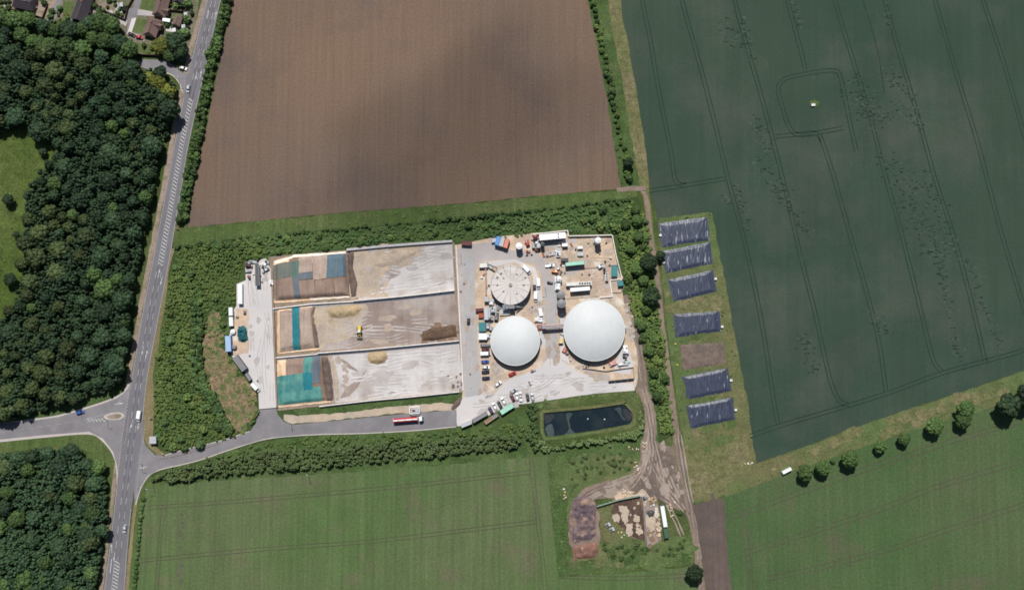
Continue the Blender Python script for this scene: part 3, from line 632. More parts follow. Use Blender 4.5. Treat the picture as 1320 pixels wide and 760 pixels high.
pads = [[(735,306),(786,307),(797,358),(784,380),(735,380)],[(700,320),(722,322),(724,356),(714,350),(704,334)],[(634,455),(650,478),(640,492),(630,495),(634,470)],[(700,384),(700,402),(690,406),(680,400)],[(740,470),(750,474),(790,488),(770,488)],[(808,380),(818,440),(812,440),(806,400)]]
for i, a in enumerate(pads):
    blobs('pad_stains', a, 14 if i < 2 else 6, (.6,2.4), M['dust'], Z*5.2, 90+i, 1.6, 10); blobs('pad_stains', a, 10 if i < 2 else 5, (.5,1.8), M['concroad'], Z*5.5, 100+i, 1.4, 20); blobs('pad_stains', a, 8, (.3,1.2), M['wear3'], Z*5.8, 110+i, 1.4, 20)
ruts('tyre_marks', randlines(pads[0], 12, 120, 20, (10,30), .2), M['wear3'], Z*6.1, .8, .22, .2)
ruts('pale_ruts', [[(828,515),(836,535),(838,560),(834,590),(820,610),(790,622)],[(830,500),(838,530),(840,560),(850,600),(862,650),(880,690)],[(838,560),(830,600),(815,625),(800,634)],[(836,585),(850,615),(868,640),(886,660)],[(876,560),(884,610),(892,660),(902,720)],[(812,395),(822,440),(828,490)]], M['rutlight'], Z*5.2, .9, .7, .7)
ruts('dark_ruts', [[(834,520),(840,560),(842,590),(834,615),(812,628)],[(852,580),(862,610),(876,640),(890,670)],[(846,585),(842,610),(848,636),(862,648)],[(790,625),(765,632),(745,648),(740,668)],[(874,555),(880,600),(890,650),(899,700)],[(820,402),(830,470),(833,505)]], M['rutdark'], Z*5.6, .9, .5, .6)
churn = [(836,570),(866,576),(884,640),(878,655),(850,640),(820,632),(800,630),(826,600)]
blobs('churned_patches', churn, 34, (.5,2.4), M['mud'], Z*4.4, 130, 1.8, 100); blobs('churned_patches', churn, 26, (.4,1.8), M['rutlight'], Z*4.9, 131, 1.8, 100)
blobs('churned_patches', [(745,640),(800,620),(800,636),(750,650)], 14, (.5,2), M['rutlight'], Z*4.9, 132, 2, 15)
# low weeds breaking up the grass edges
for nm, lb, a, mt_, sp, kp in (('strip_weeds','low weeds and tussocks dotted between the sheeted strips and the farm track',[(850,286),(914,275),(934,390),(960,520),(968,590),(885,600),(876,540),(868,470),(858,390)],'hedge',3.6,.35),
    ('margin_weeds','low weeds dotted along the grassy margin of the tree row',[(975,600),(1100,556),(1240,508),(1320,482),(1320,508),(1180,550),(1020,606),(940,636)],'hedge',3.4,.4),
    ('works_weeds','tussocky weeds on the grass round the manure works',[(708,590),(735,592),(732,660),(733,712),(745,724),(800,716),(892,706),(894,724),(800,735),(722,740),(712,660)],'scrub',3.0,.45),
    ('verge_weeds','tufts of long grass along the edge of the brown field',[(752,-60),(760,0),(784,125),(802,243),(812,243),(796,130),(776,20),(762,-60)],'scrub',2.4,.5),
    ('glade_tussocks','tussocks dotted over the grassy glade in the big wood',[(-30,195),(30,160),(70,195),(50,225),(38,300),(34,340),(10,405),(-30,420)],'scrub',4.5,.4),
    ('strip_tussocks','tussocky grass on the strip below the brown field',[(236,297),(430,278),(620,263),(815,248),(815,252),(620,276),(439,294),(300,306),(232,315)],'scrub',3.0,.35)):
    fill_mass(nm, lb, [a], FO[mt_], sp, .75, .45, len(nm)*7, (), None, nl=3, leaves=16, keep=kp, cat='weeds')

blobs('slope_grass', [(262,440),(272,396),(284,402),(290,440),(306,474),(326,494),(333,515),(318,552),(302,560),(286,535)], 26, (.5,1.7), M['rough'], Z*3.6, 150, 1.3, 110)
blobs('slope_grass_edge', [(255,420),(268,395),(290,400),(298,450),(325,480),(338,515),(320,560),(296,562),(270,520)], 18, (.6,1.8), M['rough'], Z*4.1, 151, 1.3, 110)
for i_, (ar_, mt_) in enumerate((([(884,592),(960,580),(968,600),(930,636),(896,640)],'dry2'),([(862,300),(880,286),(900,400),(950,560),(900,585),(876,480)],'verge'),([(866,392),(925,385),(926,400),(868,403)],'dry2'),([(980,600),(1100,556),(1300,488),(1300,508),(1100,575),(990,612)],'dry2'),([(720,592),(820,586),(812,606),(760,615),(735,640)],'rough'),([(772,702),(890,694),(894,724),(800,732),(740,722)],'rough'))): blobs('grass_patches', ar_, 36, (.8,3.2), M[mt_], Z*3.9+i_*.02, 160+i_, 1.6, 10)
# ================================================================ WOODS, HEDGES, SCRUB
glade = [(-60,190),(8,170),(30,155),(54,170),(78,192),(70,210),(52,225),(42,262),(39,300),(37,335),(26,380),(16,408),(-60,430)]
upper = [(-50,42),(0,50),(40,66),(85,72),(130,82),(165,92),(190,92),(212,96),(226,112),(230,128),(224,158),(211,195),(203,230),(191,288),(179,350),(168,418),(160,486),(150,497),(120,510),(85,520),(45,530),(20,542),(-50,545)]
lower = [(-50,588),(0,588),(50,581),(100,578),(126,595),(140,616),(142,632),(138,680),(130,730),(118,800),(-50,800)]
yel = [(186,98),(200,98),(214,102),(226,112),(231,128),(224,128),(212,120),(196,112)]
pts = scatter([upper], (2.6,6.6), 3, [glade, yel])
WT = 'dark leafy tree packed among the others in the big wood left of the main road'
nw = 0
for p, r in sorted(pts, key=lambda q: -q[1])[:205]:
    tree(p, r*1.04, 'warm' if noise.noise(Vector((p.x*.022, p.y*.022, 4))) > .12 and rng.random() < .7 else rng.choice(['wood']*8+['green','dark']), WT, 'trees of the big wood left of the main road', h=r*1.0+5.0+rng.uniform(-1,1.5)); nw += 1
pts2 = scatter([lower], (3.2,5.6), 4)
for p, r in sorted(pts2, key=lambda q: -q[1])[:66]:
    k = rng.choice(['green','green','wood','wood','wood','warm'])
    tree(p, r*1.04, k, 'leafy tree packed among the others in the wood below the left side road', 'trees of the wood below the left side road', h=r+4.5+rng.uniform(-1,1.2)); nw += 1
print('wood trees', len(pts), len(pts2), nw)
fill_mass('woodland_canopy', 'dark leafy canopy filling the gaps between the trees of the big wood', [upper], FO['wood'], 2.6, 1.9, 6.4, 11, [glade], 'woodland canopy', nl=6, leaves=34)
fill_mass('woodland_canopy', 'dark leafy canopy filling the gaps of the wood below the side road', [lower], FO['wood'], 2.6, 1.9, 6.0, 12, (), 'woodland canopy', nl=6, leaves=34)
# single trees with a place of their own
def T1(px, py, r, k, label, h=None, group=None, name='broadleaf_tree'): return tree(G(px, py), r, k, label, group, h or r*1.7, name)
T1(208,110,5.0,'yellow','yellow green leafed tree at the wood corner beside the top road junction')
T1(221,121,4.8,'yellow','smaller yellow green tree closest to the main road at the wood corner')
T1(196,104,4.2,'yellow','yellow tinged tree on the wood edge left of the junction tarmac')
T1(211,62,5.6,'yellow','yellow green tree behind the garden of the lowest house', 7)
T1(231,60,6.2,'dark','large dark tree between the lowest house and the main road', 10)
T1(236,70,5.0,'dark','dark tree shading the footway beside the closed side road', 8)
T1(222,73,4.4,'green','green tree in front of the yellow green one at the garden end', 6)
row = [(10,27,6),(26,30,6.5),(42,28,5.5),(62,36,5.2),(58,58,5),(76,42,4.6),(95,42,6.6),(112,40,5),(122,33,5.5),(137,32,7),(150,36,6.4),(126,52,5.4),(141,55,6),(160,58,6),(172,66,6.2),(156,80,4.6),(135,74,4.8),(92,64,7),(112,66,6.2),(72,60,5.4),(34,46,5.4),(14,42,4.6),(46,54,4.4)]
for x, y, r in row:
    tree(G(x, y+2), r*.92, rng.choice(['green','green','wood']), 'rounded green tree in the belt between the houses and the big wood', 'trees of the belt below the houses', h=r*1.6); nw += 1
for i, (x, y, r) in enumerate(((15,258,3.6),(24,302,2.2),(27,340,2.6),(18,360,4),(58,196,2.6))):
    T1(x, y+1, r, 'dark', ['round dark tree standing alone high in the grassy glade','small dark bush-like tree by the right edge of the glade','little tree in the narrow lower part of the glade','large dark round tree in the lower glade','small tree at the upper right rim of the glade'][i], r*1.7)
T1(131,601,4.8,'green','bright green rounded tree at the road-side corner of the lower wood'); T1(124,660,5.2,'green','bright green tree on the right edge of the lower wood'); T1(122,640,4.4,'warm','brownish thin-leaved tree on the right edge of the lower wood')
T1(120,688,6,'dark','dark spreading tree at the road edge of the lower wood')
# row of trees on the field boundary at right
rowt = [(1034,607,4.6,'green','tree beside the white trailer, first of the field boundary row'),(1056,601,4.5,'green','tree second from the white trailer in the field boundary row'),
 (1091,591,5.0,'green','round tree third from the white trailer in the boundary row'),(1131,574,3.6,'yellow','small yellowish tree fourth from the white trailer in the boundary row'),
 (1161,565,3.7,'green','small tree fifth from the white trailer in the boundary row'),(1199,549,5.0,'green','tree sixth from the white trailer, left of the tallest yellowish one'),
 (1236,541,4.6,'yellow','yellow green double-crowned tree in the field boundary row, its lower crown'),(1238,527,5.2,'yellow','yellow green tree upper of the touching pair in the field boundary row'),
 (1290,522,7.0,'dark','big dark tree near the right end of the field boundary row'),(1313,510,7.0,'dark','big dark tree at the right end of the field boundary row')]
for x, y, r, k, lb in rowt: T1(x, y, r*1.04, k if k != 'yellow' else 'green', lb, r*1.9, 'field boundary trees')
shrub(G(1073,594), 1.6, 'green', 'small round bush between the second and third trees of the boundary row', None)
T1(893,736,5.2,'dark','round dark tree alone beside the farm track at the bottom', 9)
T1(838,382,5.6,'dark','very dark round tree beside the farm track, lower of two', 10); T1(834,340,5.6,'dark','very dark broad tree beside the farm track, upper of two', 10); T1(821,347,4.2,'green','green tree next to the upper dark tree by the farm track',7)
T1(809,212,3.4,'dark','dark tree standing in the hedge by the brown field corner', 7); T1(820,285,3.4,'green','green tree by the track bend above the black sheeted strips', 6)
T1(850,330,3.0,'dark','dark tree squeezed between the track and the sheeted strips', 6)
for x, y, r in ((822,306,3.4),(812,322,3),(829,362,3.4),(832,400,3.2),(818,272,3),(806,290,3),(826,420,3),(836,452,3.2),(842,480,3),(846,510,3)):
    T1(x, y, r, 'green', 'small green tree in the scrub belt between the compound and the farm track', r*1.7, 'small trees of the scrub belt')
# hedge of shrubs along the right side of the main road
hp = [(a+2.5,b) for a,b in [(296,-20),(291,6),(286,26),(281,46),(276,64),(270,86),(267,104),(263,124),(259,144),(256,164),(252,184),(248,206),(244,226),(240,250),(236,272),(234,286)]]
P = [G(p.x, p.y) for p in smooth_path(hp, step=8)]; acc = 0; nh = 0
for a, b in zip(P, P[1:]):
    acc += (b-a).length
    if acc > 1.9:
        acc = 0; gap = noise.noise(a*.05)
        for s in (-1, 1):
            r = rng.uniform(1.6,2.5)*(1+.3*gap); shrub(a+Vector((s*1.25+rng.uniform(-.6,.6), rng.uniform(-.8,.8), 0)), r, rng.choice(['scrubdark','scrubdark','green']), 'leafy bush in the tall hedge between the main road and the brown field', 'bushes of the roadside hedge', h=r*1.9, name='hedge_bush', cat='bush'); nh += 1
hp = [(758,-20),(763,10),(768,40),(774,70),(780,100),(786,130),(793,160),(800,188),(806,215),(810,236)]
P = [G(p.x+3, p.y) for p in smooth_path(hp, step=8)]; acc = 0
for a, b in zip(P, P[1:]):
    acc += (b-a).length
    if acc > 2.0:
        acc = 0; r = rng.uniform(1.3,2.3)*(1+.5*noise.noise(a*.05))
        shrub(a+Vector((rng.uniform(-1.3,1.3), 0, 0)), r, rng.choice(['scrub','green','scrubdark']), 'leafy bush in the hedge along the right edge of the brown field', 'bushes of the field hedge', h=r*1.5, name='hedge_bush', cat='bush'); nh += 1
for x, y, r in ((272,8,1.8),(276,16,1.5)): pass
hedge3 = [(167,790),(170,760),(173,725),(176,690),(179,660),(183,636)]
P = [G(p.x+3, p.y) for p in smooth_path(hedge3, step=6)]; acc = 0
for a, b in zip(P, P[1:]):
    acc += (b-a).length
    if acc > 1.8:
        acc = 0; shrub(a+Vector((rng.uniform(-.5,.5),0,0)), rng.uniform(1.1,1.6), 'scrubdark', 'clipped bush in the hedge between the lower main road and the crop field', 'bushes of the lower roadside hedge', h=1.7, name='hedge_bush', cat='bush'); nh += 1

# south shelter belt: tall hedgerow with its crest along the lower field
belt = [(196,618),(215,607),(250,599),(300,590),(345,580),(400,578),(470,572),(540,568),(610,562),(662,560),(671,570),(664,579),(620,582),(560,588),(480,596),(400,603),(330,608),(260,615),(215,621)]
fill_mass('shelter_belt', 'long grey green leafy belt of tall shrubs above the lower crop field', [belt], FO['hedge'], 1.9, 1.3, 2.9, 21, (), None, cat='hedgerow', nl=6, leaves=34)
belt2 = [(262,592),(300,581),(345,569),(400,564),(470,562),(540,557),(588,553),(600,556),(640,549),(665,545),(672,548),(690,570),(668,560),(610,560),(540,566),(470,570),(400,576),(345,578),(300,587)]
fill_mass('roadside_scrub', 'low bushy scrub between the site road and the tall shelter belt', [belt2], FO['scrub'], 2.2, 1.2, 1.2, 22, (), None, leaves=24, keep=.75)
sheet('scrub_grass', [(230,600),(300,580),(345,568),(400,562),(588,551),(660,546),(700,548),(700,588),(672,590),(560,600),(400,612),(260,620),(215,622)], Z*1.2, M['lush'], jag=.5)
bare = [(272,396),(284,402),(290,440),(306,474),(326,494),(333,515),(333,528),(318,556),(304,562),(290,545),(276,510),(262,470),(258,448),(266,420)]
west = [(222,352),(230,324),(250,318),(300,311),(340,306),(344,322),(340,332),(316,334),(312,356),(302,364),(302,394),(292,396),(292,430),(288,456),(300,470),(320,500),(334,528),(326,545),(304,561),(262,573),(222,581),(209,574),(201,560),(199,520),(203,470),(211,420)]
fill_mass('bushy_scrub', 'dense green bushy scrub filling the slope between the main road and the west yard', [west], FO['scrub'], 1.75, 1.15, 1.35, 23, (bare,), None, leaves=24, nl=4)
fill_mass('slope_tufts', 'sparse low tufts dotted over the bare earth slope beside the west yard', [bare], FO['scrub'], 2.0, .8, .5, 24, (), None, keep=.40, nl=4, cat='tufts')
north = [(340,308),(400,303),(439,299.5),(500,293),(600,284),(700,274),(790,262),(818,262),(812,300),(796,300),(786,298),(736,298),(728,292),(688,297),(660,306),(600,306),(560,306),(440,318),(350,328),(300,318),(240,318)]
fill_mass('bank_scrub', 'long band of dark green scrub along the bank above the silage clamps', [north], FO['scrubdark'], 1.8, 1.1, 1.1, 25, (), None, leaves=24, nl=4, keep=.7)
sheet('bank_grass', [(225,318),(300,305),(400,297),(500,292),(600,285),(700,274),(800,260),(818,258),(818,270),(800,300),(690,298),(600,310),(440,321),(350,330),(300,322)], Z*1.2, M['lush'], jag=.6)
ribbon('mown_grass', [(330,318),(440,310),(520,305),(585,303)], 3.5, Z*1.6, M['verge'], jag=.9)
crest = [(226,318),(248,314),(300,307),(359,300),(439,294),(500,288),(600,279),(700,268),(800,256),(815,256),(815,260),(700,272),(600,283),(500,292),(439,298),(359,304),(300,311),(248,318),(226,322)]
fill_mass('ditch_scrub', 'thin dark line of low growth along the ditch below the brown field', [crest], FO['scrubdark'], 1.8, 1.1, 1.6, 26, (), None, leaves=30, keep=.9)
east = [(796,300),(814,262),(828,270),(836,300),(842,350),(849,400),(856,450),(864,510),(868,556),(852,560),(846,520),(838,490),(832,460),(826,430),(814,396),(808,378),(804,352)]
fill_mass('east_scrub', 'dense scrub belt between the compound wall and the farm track', [east], FO['scrub'], 1.8, 1.2, 1.4, 27, (), None, leaves=36)
corner = [(744,256),(820,250),(822,268),(800,300),(790,298),(790,280),(760,275)]
# individual larger bushes standing out of the scrub
big = [(west, 40, 'dark rounded bush standing up out of the scrub between main road and west yard', 'scrubdark', 'bushes of the western scrub'),
       (north, 20, 'rounded bush standing up out of the bank scrub above the clamps', 'green', 'bushes of the northern bank'),
       (east, 16, 'rounded bush standing up out of the scrub beside the farm track', 'green', 'bushes of the eastern scrub')]
for poly, n, lb, k, gr in big:
    for p, r in scatter([poly], (1.8,3.0), n, (bare,), n):
        shrub(p, r, rng.choice([k, 'scrub']), lb, gr, h=r*1.2)
line_ = [(252,392),(256,420),(254,445),(256,470),(260,492),(272,508),(282,525),(290,545),(296,556)]
for p in smooth_path(line_, step=4):
    for s in (-4, 3): shrub(G(p.x+s+rng.uniform(-2,2), p.y+rng.uniform(-2,2)), rng.uniform(1.6,2.5), 'scrubdark', 'dark bush in the line of bushes along the bare slope', 'dark bushes beside the bare slope', h=3.2)
for x, y, lb in ((792,598,'pale flowering shrub in the rough grass nearest the churned track'),(754,587,'pale whitish flowering bush below the pond bank'),(738,594,'pale flowering bush left of the others below the pond bank'),(876,660,'pale spiky shrub on the grass right of the white container'),(822,700,'round green bush at the foot of the manure store')):
    shrub(G(x, y), 1.7, 'hedge', lb, None, h=1.6)
# elder etc around the works
fill_mass('rough_growth', 'leafy rough growth on the grass between the pond bank and the ash heap', [[(740,592),(815,583),(822,592),(810,606),(770,612),(745,620),(735,625)],[(772,700),(815,702),(850,706),(892,692),(892,712),(850,718),(790,722)]], FO['green'], 3.2, 1.2, .8, 29, (), None, keep=.6)
# pond bank planting
fill_mass('pond_scrub', 'bushes between the pond and the parking strip', [[(682,522),(694,520),(694,560),(700,580),(690,582),(680,560)]], FO['scrubdark'], 2.2, 1.6, 2.4, 30, (), None)
# ================================================================ OBJECT BUILDERS
def col(name, rgb, rough=.5, metal=0.0, **k): return plain(name, lin(rgb), rough, metal, **k)
K = {n: col(n+'_paint', c, r, **k) for n, c, r, k in (
 ('white',(222,224,226),.45,{}),('offwhite',(205,203,198),.6,{}),('palegrey',(170,172,176),.5,{}),('grey',(120,121,124),.55,{}),('darkgrey',(66,67,70),.5,{}),
 ('black',(26,27,30),.5,{}),('red',(168,34,38),.4,{}),('orange',(206,120,34),.5,{}),('yellow',(214,180,60),.5,{}),('blue',(48,84,160),.4,{}),('brightblue',(84,140,200),.5,{}),
 ('navy',(36,44,66),.35,{}),('green',(60,110,90),.5,{}),('mint',(150,196,178),.55,{}),('teal',(50,120,125),.6,{}),('paleblue',(150,178,205),.5,{}),('maroon',(96,44,48),.4,{}),
 ('rust',(150,84,60),.8,{}),('salmon',(205,130,110),.7,{}),('tan',(190,160,125),.8,{}),('silver',(176,182,188),.35,{}),('darkgreen',(60,86,72),.6,{}),('purple',(70,50,80),.4,{}),('tyre',(28,28,28),.9,{}))}
K['glass'] = plain('window_glass', (.02,.025,.03), .12, spec=.6, v=.02)
K['greywall'] = col('green_grey_wall', (120,140,126), .8)
K['fencewood'] = col('dark_fence_wood', (92,70,58), .9)
K['lamp'] = plain('lamp_lens', (.75,.75,.72), .2)
K['rustlight'] = plain('weathered_steel', lin((150,140,128)), .75, dirt=lin((110,80,60)))
GR = .15                                     # height of the yard surfaces
def frame(c, h):
    q = [G(a[0], a[1], h+GR) for a in c]
    d = ((q[1]-q[0])+(q[2]-q[3]))/2; e = ((q[3]-q[0])+(q[2]-q[1]))/2; cen = (q[0]+q[1]+q[2]+q[3])/4
    if e.length > d.length: d, e = e, d
    return cen, math.atan2(d.y, d.x), d.length, e.length
def container(c, h, k, label, name='shipping_container', cat='container', group=None, roof=None, dims=None, fans=0, hatch=True, z=GR):
    cen, a, L, W_ = frame(c, h)
    if dims: L, W_ = dims
    e = empty(name, label, cat, (cen.x, cen.y, z), a, group)
    b = MB(); b.box(0,0,.12,L,W_,h-.2); n = int(L/.6)
    for i in range(n):
        x = -L/2+(i+.5)*L/n
        for s in (-1,1): b.box(x, s*(W_/2+.03), .3, L/n*.5, .06, h-.6)
    for s in (-1,1):
        for t in (-1,1): b.box(s*(L/2-.08), t*(W_/2-.05), 0, .22, .2, h)
    b.build('body', K[k], e)
    r = MB(); r.box(0,0,h-.08,L-.2,W_-.16,.05)
    for i in range(n): r.box(-L/2+(i+.5)*L/n, 0, h-.035, L/n*.45, W_-.35, .05)
    for s in (-1,1): r.box(0, s*(W_/2-.06), h-.06, L, .14, .1)
    r.build('roof', K[roof or k], e)
    if hatch:
        for s in (-1,1):
            d = MB(); d.box(L/2+.05, s*W_/4, .2, .07, W_/2-.08, h-.4); d.tube((L/2+.12, s*W_/4, .25),(L/2+.12, s*W_/4, h-.3),.03,6); d.build('door', K[k], e)
    for i in range(fans):
        f = MB(); x = L/2-.9-i*1.35; f.cyl(x, 0, h, h+.3, .5); f.cyl(x, 0, h+.3, h+.31, .38); o = f.build('fan', K['darkgrey'], e)
    return e
def wheel(x, y, r, w_, par):
    t = MB(); t.tube((x, y-w_/2, r), (x, y+w_/2, r), r, 14); o = t.build('wheel', K['tyre'], par)
    m_ = MB(); m_.tube((x, y-w_/2-.01, r), (x, y+w_/2+.01, r), r*.55, 10); m_.build('rim', K['silver'], o)
def ring(x, hw, z0, z1, rd=.12, tw=None):
    tw = hw if tw is None else tw
    return [(x,-hw*.94,z0),(x,hw*.94,z0),(x,hw,z0+.18),(x,hw,(z0+z1)/2),(x,tw-rd*.3,z1-rd*.5),(x,tw-rd*1.6,z1),(x,-tw+rd*1.6,z1),(x,-tw+rd*.3,z1-rd*.5),(x,-hw,(z0+z1)/2),(x,-hw,z0+.18)]
def car(px, py, ang, k, label, kind='hatch', group=None, z=None, name=None):
    p = G(px, py, .8); z = GR+.0 if z is None else z
    e = empty(name or {'hatch':'car','van':'van','pickup':'pickup'}[kind], label, {'hatch':'car','van':'van','pickup':'pickup'}[kind], (p.x, p.y, z), R(ang), group)
    if kind == 'hatch':
        L, W_, H = 4.3, .88, 1.48
        b = MB(); b.loft([ring(-2.15,.74,.35,.86),ring(-2.0,.84,.28,.98),ring(-1.2,W_,.24,1.0),ring(.2,W_,.24,.98),ring(1.2,W_,.24,.93),ring(1.85,.84,.26,.80),ring(2.12,.70,.34,.66)]); b.build('body', K[k], e, smooth=False)
        c = MB(); c.loft([[(x,-hw*a,z_) for x, hw, z_ in r_[:0]] or r_ for r_ in ([(-1.85,-.74,.97),(-1.85,.74,.97),(-1.7,.70,1.1),(-1.7,-.70,1.1)],[(-1.45,-.78,.97),(-1.45,.78,.97),(-1.35,.62,1.38),(-1.35,-.62,1.38)],[(0,-.8,.95),(0,.8,.95),(0,.62,1.42),(0,-.62,1.42)],[(.45,-.8,.95),(.45,.8,.95),(.3,.60,1.38),(.3,-.60,1.38)],[(1.1,-.74,.92),(1.1,.74,.92),(1.02,.72,.96),(1.02,-.72,.96)])]); c.build('window', K['glass'], e)
        r = MB(); r.loft([[(-1.42,-.6,1.385),(-1.42,.6,1.385),(-1.4,.55,1.43),(-1.4,-.55,1.43)],[(-.4,-.64,1.43),(-.4,.64,1.43),(-.4,.56,1.49),(-.4,-.56,1.49)],[(.30,-.6,1.39),(.30,.6,1.39),(.28,.54,1.44),(.28,-.54,1.44)]]); r.build('roof', K[k], e)
        ws = ((-1.3,1.3), .32, .8, .2)
    elif kind == 'van':
        L, W_, H = 5.6, 1.0, 2.3
        b = MB(); b.loft([ring(-2.8,.96,.35,2.2),ring(-2.6,W_,.3,2.3),ring(0,W_,.3,2.35),ring(1.2,W_,.3,2.3),ring(1.5,W_,.3,2.2)]); b.loft([ring(1.5,W_,.3,1.3),ring(2.4,.95,.3,1.12),ring(2.8,.82,.36,.9)]); b.build('body', K[k], e)
        c = MB(); c.loft([[(1.48,-.9,1.28),(1.48,.9,1.28),(1.48,.8,2.2),(1.48,-.8,2.2)],[(1.75,-.9,1.26),(1.75,.9,1.26),(1.62,.78,2.1),(1.62,-.78,2.1)],[(2.3,-.86,1.14),(2.3,.86,1.14),(2.25,.82,1.16),(2.25,-.82,1.16)]]); c.build('window', K['glass'], e)
        ws = ((-1.8,1.8), .36, .9, .22)
    else:
        L, W_, H = 5.2, .92, 1.75
        b = MB(); b.loft([ring(-.4,W_,.4,1.1),ring(1.3,W_,.4,1.08),ring(2.3,.86,.42,.95),ring(2.6,.76,.45,.8)]); b.build('body', K[k], e)
        c = MB(); c.loft([[(-.4,-.82,1.08),(-.4,.82,1.08),(-.3,.68,1.7),(-.3,-.68,1.7)],[(.6,-.82,1.08),(.6,.82,1.08),(.5,.66,1.72),(.5,-.66,1.72)],[(1.35,-.78,1.05),(1.35,.78,1.05),(1.3,.74,1.1),(1.3,-.74,1.1)]]); c.build('window', K['glass'], e)
        r = MB(); r.box(.1,0,1.70,.95,1.3,.07); r.build('roof', K[k], e)
        d = MB(); d.box(-1.5,0,.55,2.2,1.7,.08); d.box(-1.5,.86,.6,2.2,.07,.5); d.box(-1.5,-.86,.6,2.2,.07,.5); d.box(-2.6,0,.6,.07,1.75,.5); d.build('load_bed', K[k], e)
        ws = ((-1.6,1.6), .38, .86, .24)
    for x in ws[0]:
        for s in (-1,1): wheel(x, s*ws[2], ws[1], ws[3], e)
    for s in (-1,1):
        h = MB(); h.box(L/2-.12, s*.58, .62 if kind != 'van' else .75, .12, .26, .14); h.build('headlight', K['lamp'], e)
    return e
def cyl_tank(px, py, r, h, k, label, name='tank', cat='tank', z=GR, cone=.15, n=28, group=None, top='palegrey'):
    p = G(px, py); e = empty(name, label, cat, (p.x, p.y, z), 0, group)
    b = MB(); b.cyl(0,0,0,h,r,n=n); b.build('shell', K[k], e)
    t = MB(); t.cyl(0,0,h,h+r*cone,r*1.03,r*.15,n=n); t.build('roof', K[top], e)
    q = MB()
    for s in (-.25,.25): q.bar((r+.12,s,0),(r+.12,s+.001,0),.05,h+.9)
    for i in range(int(h/.4)): q.box(r+.12,0,.3+i*.4,.06,.5,.05)
    for s in (-.25,.25): q.box(r+.12,s,0,.06,.06,h+.8)
    q.build('ladder', K['grey'], e)
    return e

# ================================================================ DIGESTERS
mt_conc = plain('precast_roof', lin((196,190,186)), .85, v=.06, scale=.25, dirt=lin((165,158,152)))
_q = NB('membrane', .6, .3); _r = _q.n('ShaderNodeRGB'); _r.outputs[0].default_value = tuple(lin((194,197,198)))+(1,); mt_mem = _q.out(_q.mul(_q.mul(_r.outputs[0], _q.val(_q.noise(.12, 4), .035)), _q.val(_q.noise(1.0, 3, _q.rot(R(80), .9, .07)), .02)))
mt_wall = plain('dark_cladding', lin((54,66,78)), .5, v=.1)
def railing(e, r, z, n=36, k='silver'):
    q = MB(); pts = [(r*math.cos(2*math.pi*i/n), r*math.sin(2*math.pi*i/n)) for i in range(n)]
    for i in range(n):
        a, b = pts[i], pts[(i+1)%n]; q.box(a[0],a[1],z,.06,.06,1.0)
        for hh in (.5,1.0): q.tube((a[0],a[1],z+hh),(b[0],b[1],z+hh),.035,5)
    q.build('handrail', K[k], e)
def conc_tank():
    h = 5.2; p = G(658,367,h+GR); r = 10.7
    e = empty('concrete_tank','round concrete topped tank with hatches, smallest of the three digesters','tank',(p.x,p.y,GR))
    b = MB(); b.cyl(0,0,0,h-.3,r-.12,n=72)
    for i in range(36):
        a = 2*math.pi*i/36; b.box((r-.06)*math.cos(a),(r-.06)*math.sin(a),.1,.12,.12,h-.5,a)
    b.build('wall', mt_wall, e)
    t = MB(); n = 16
    for i in range(n):                         # wedge slabs with a joint between each two
        a0, a1 = 2*math.pi*i/n+.008, 2*math.pi*(i+1)/n-.008; pts = []
        for k_ in range(4):
            a = a0+(a1-a0)*k_/3; pts.append((r*math.cos(a), r*math.sin(a)))
        pts += [(.7*math.cos(a1), .7*math.sin(a1)), (.7*math.cos(a0), .7*math.sin(a0))]
        t.prism(pts, h-.3, h+(.012 if i % 2 else 0))
    t.build('roof', mt_conc, e)
    q = MB(); q.cyl(0,0,h,h+.55,1.05,n=20); q.cyl(0,0,h+.55,h+.75,.6,n=16); q.build('central_hatch', K['rustlight'], e)
    for x, y, s in ((646,352,.9),(649,358,.5),(666,353,.6),(675,367,.7),(649,375,.6),(641,367,.7),(666,378,.5),(641,357,.9),(677,357,.6)):
        g_ = G(x, y, h+GR)-Vector((p.x,p.y,0)); q = MB(); q.box(g_.x,g_.y,h,s*1.4,s,.5); q.cyl(g_.x+.2,g_.y,h+.5,h+.8,.25,n=10); q.build('hatch', K['rustlight'], e)
    railing(e, r-.15, h)
    q = MB()                                     # stair and platform on the lower side
    q.box(-1,-r-1.0,h-.2,6.5,2.0,.15); 
    for x in (-4,-1,2): q.box(x,-r-1.9,0,.15,.15,h-.2)
    for i in range(12): q.box(3.0+i*.35,-r-.9,h-.4-i*.4,.35,.9,.06)
    q.build('platform', K['grey'], e)
    q = MB(); q.tube((-3,-r-.6,.5),(-3,-r-.6,h+.8),.18); q.tube((-3,-r-.6,h+.8),(-3,-r+2,h+.8),.18); q.tube((.5,-r-.5,.4),(5,-r+.9,.4),.22); q.build('pipe', K['silver'], e)
conc_tank()
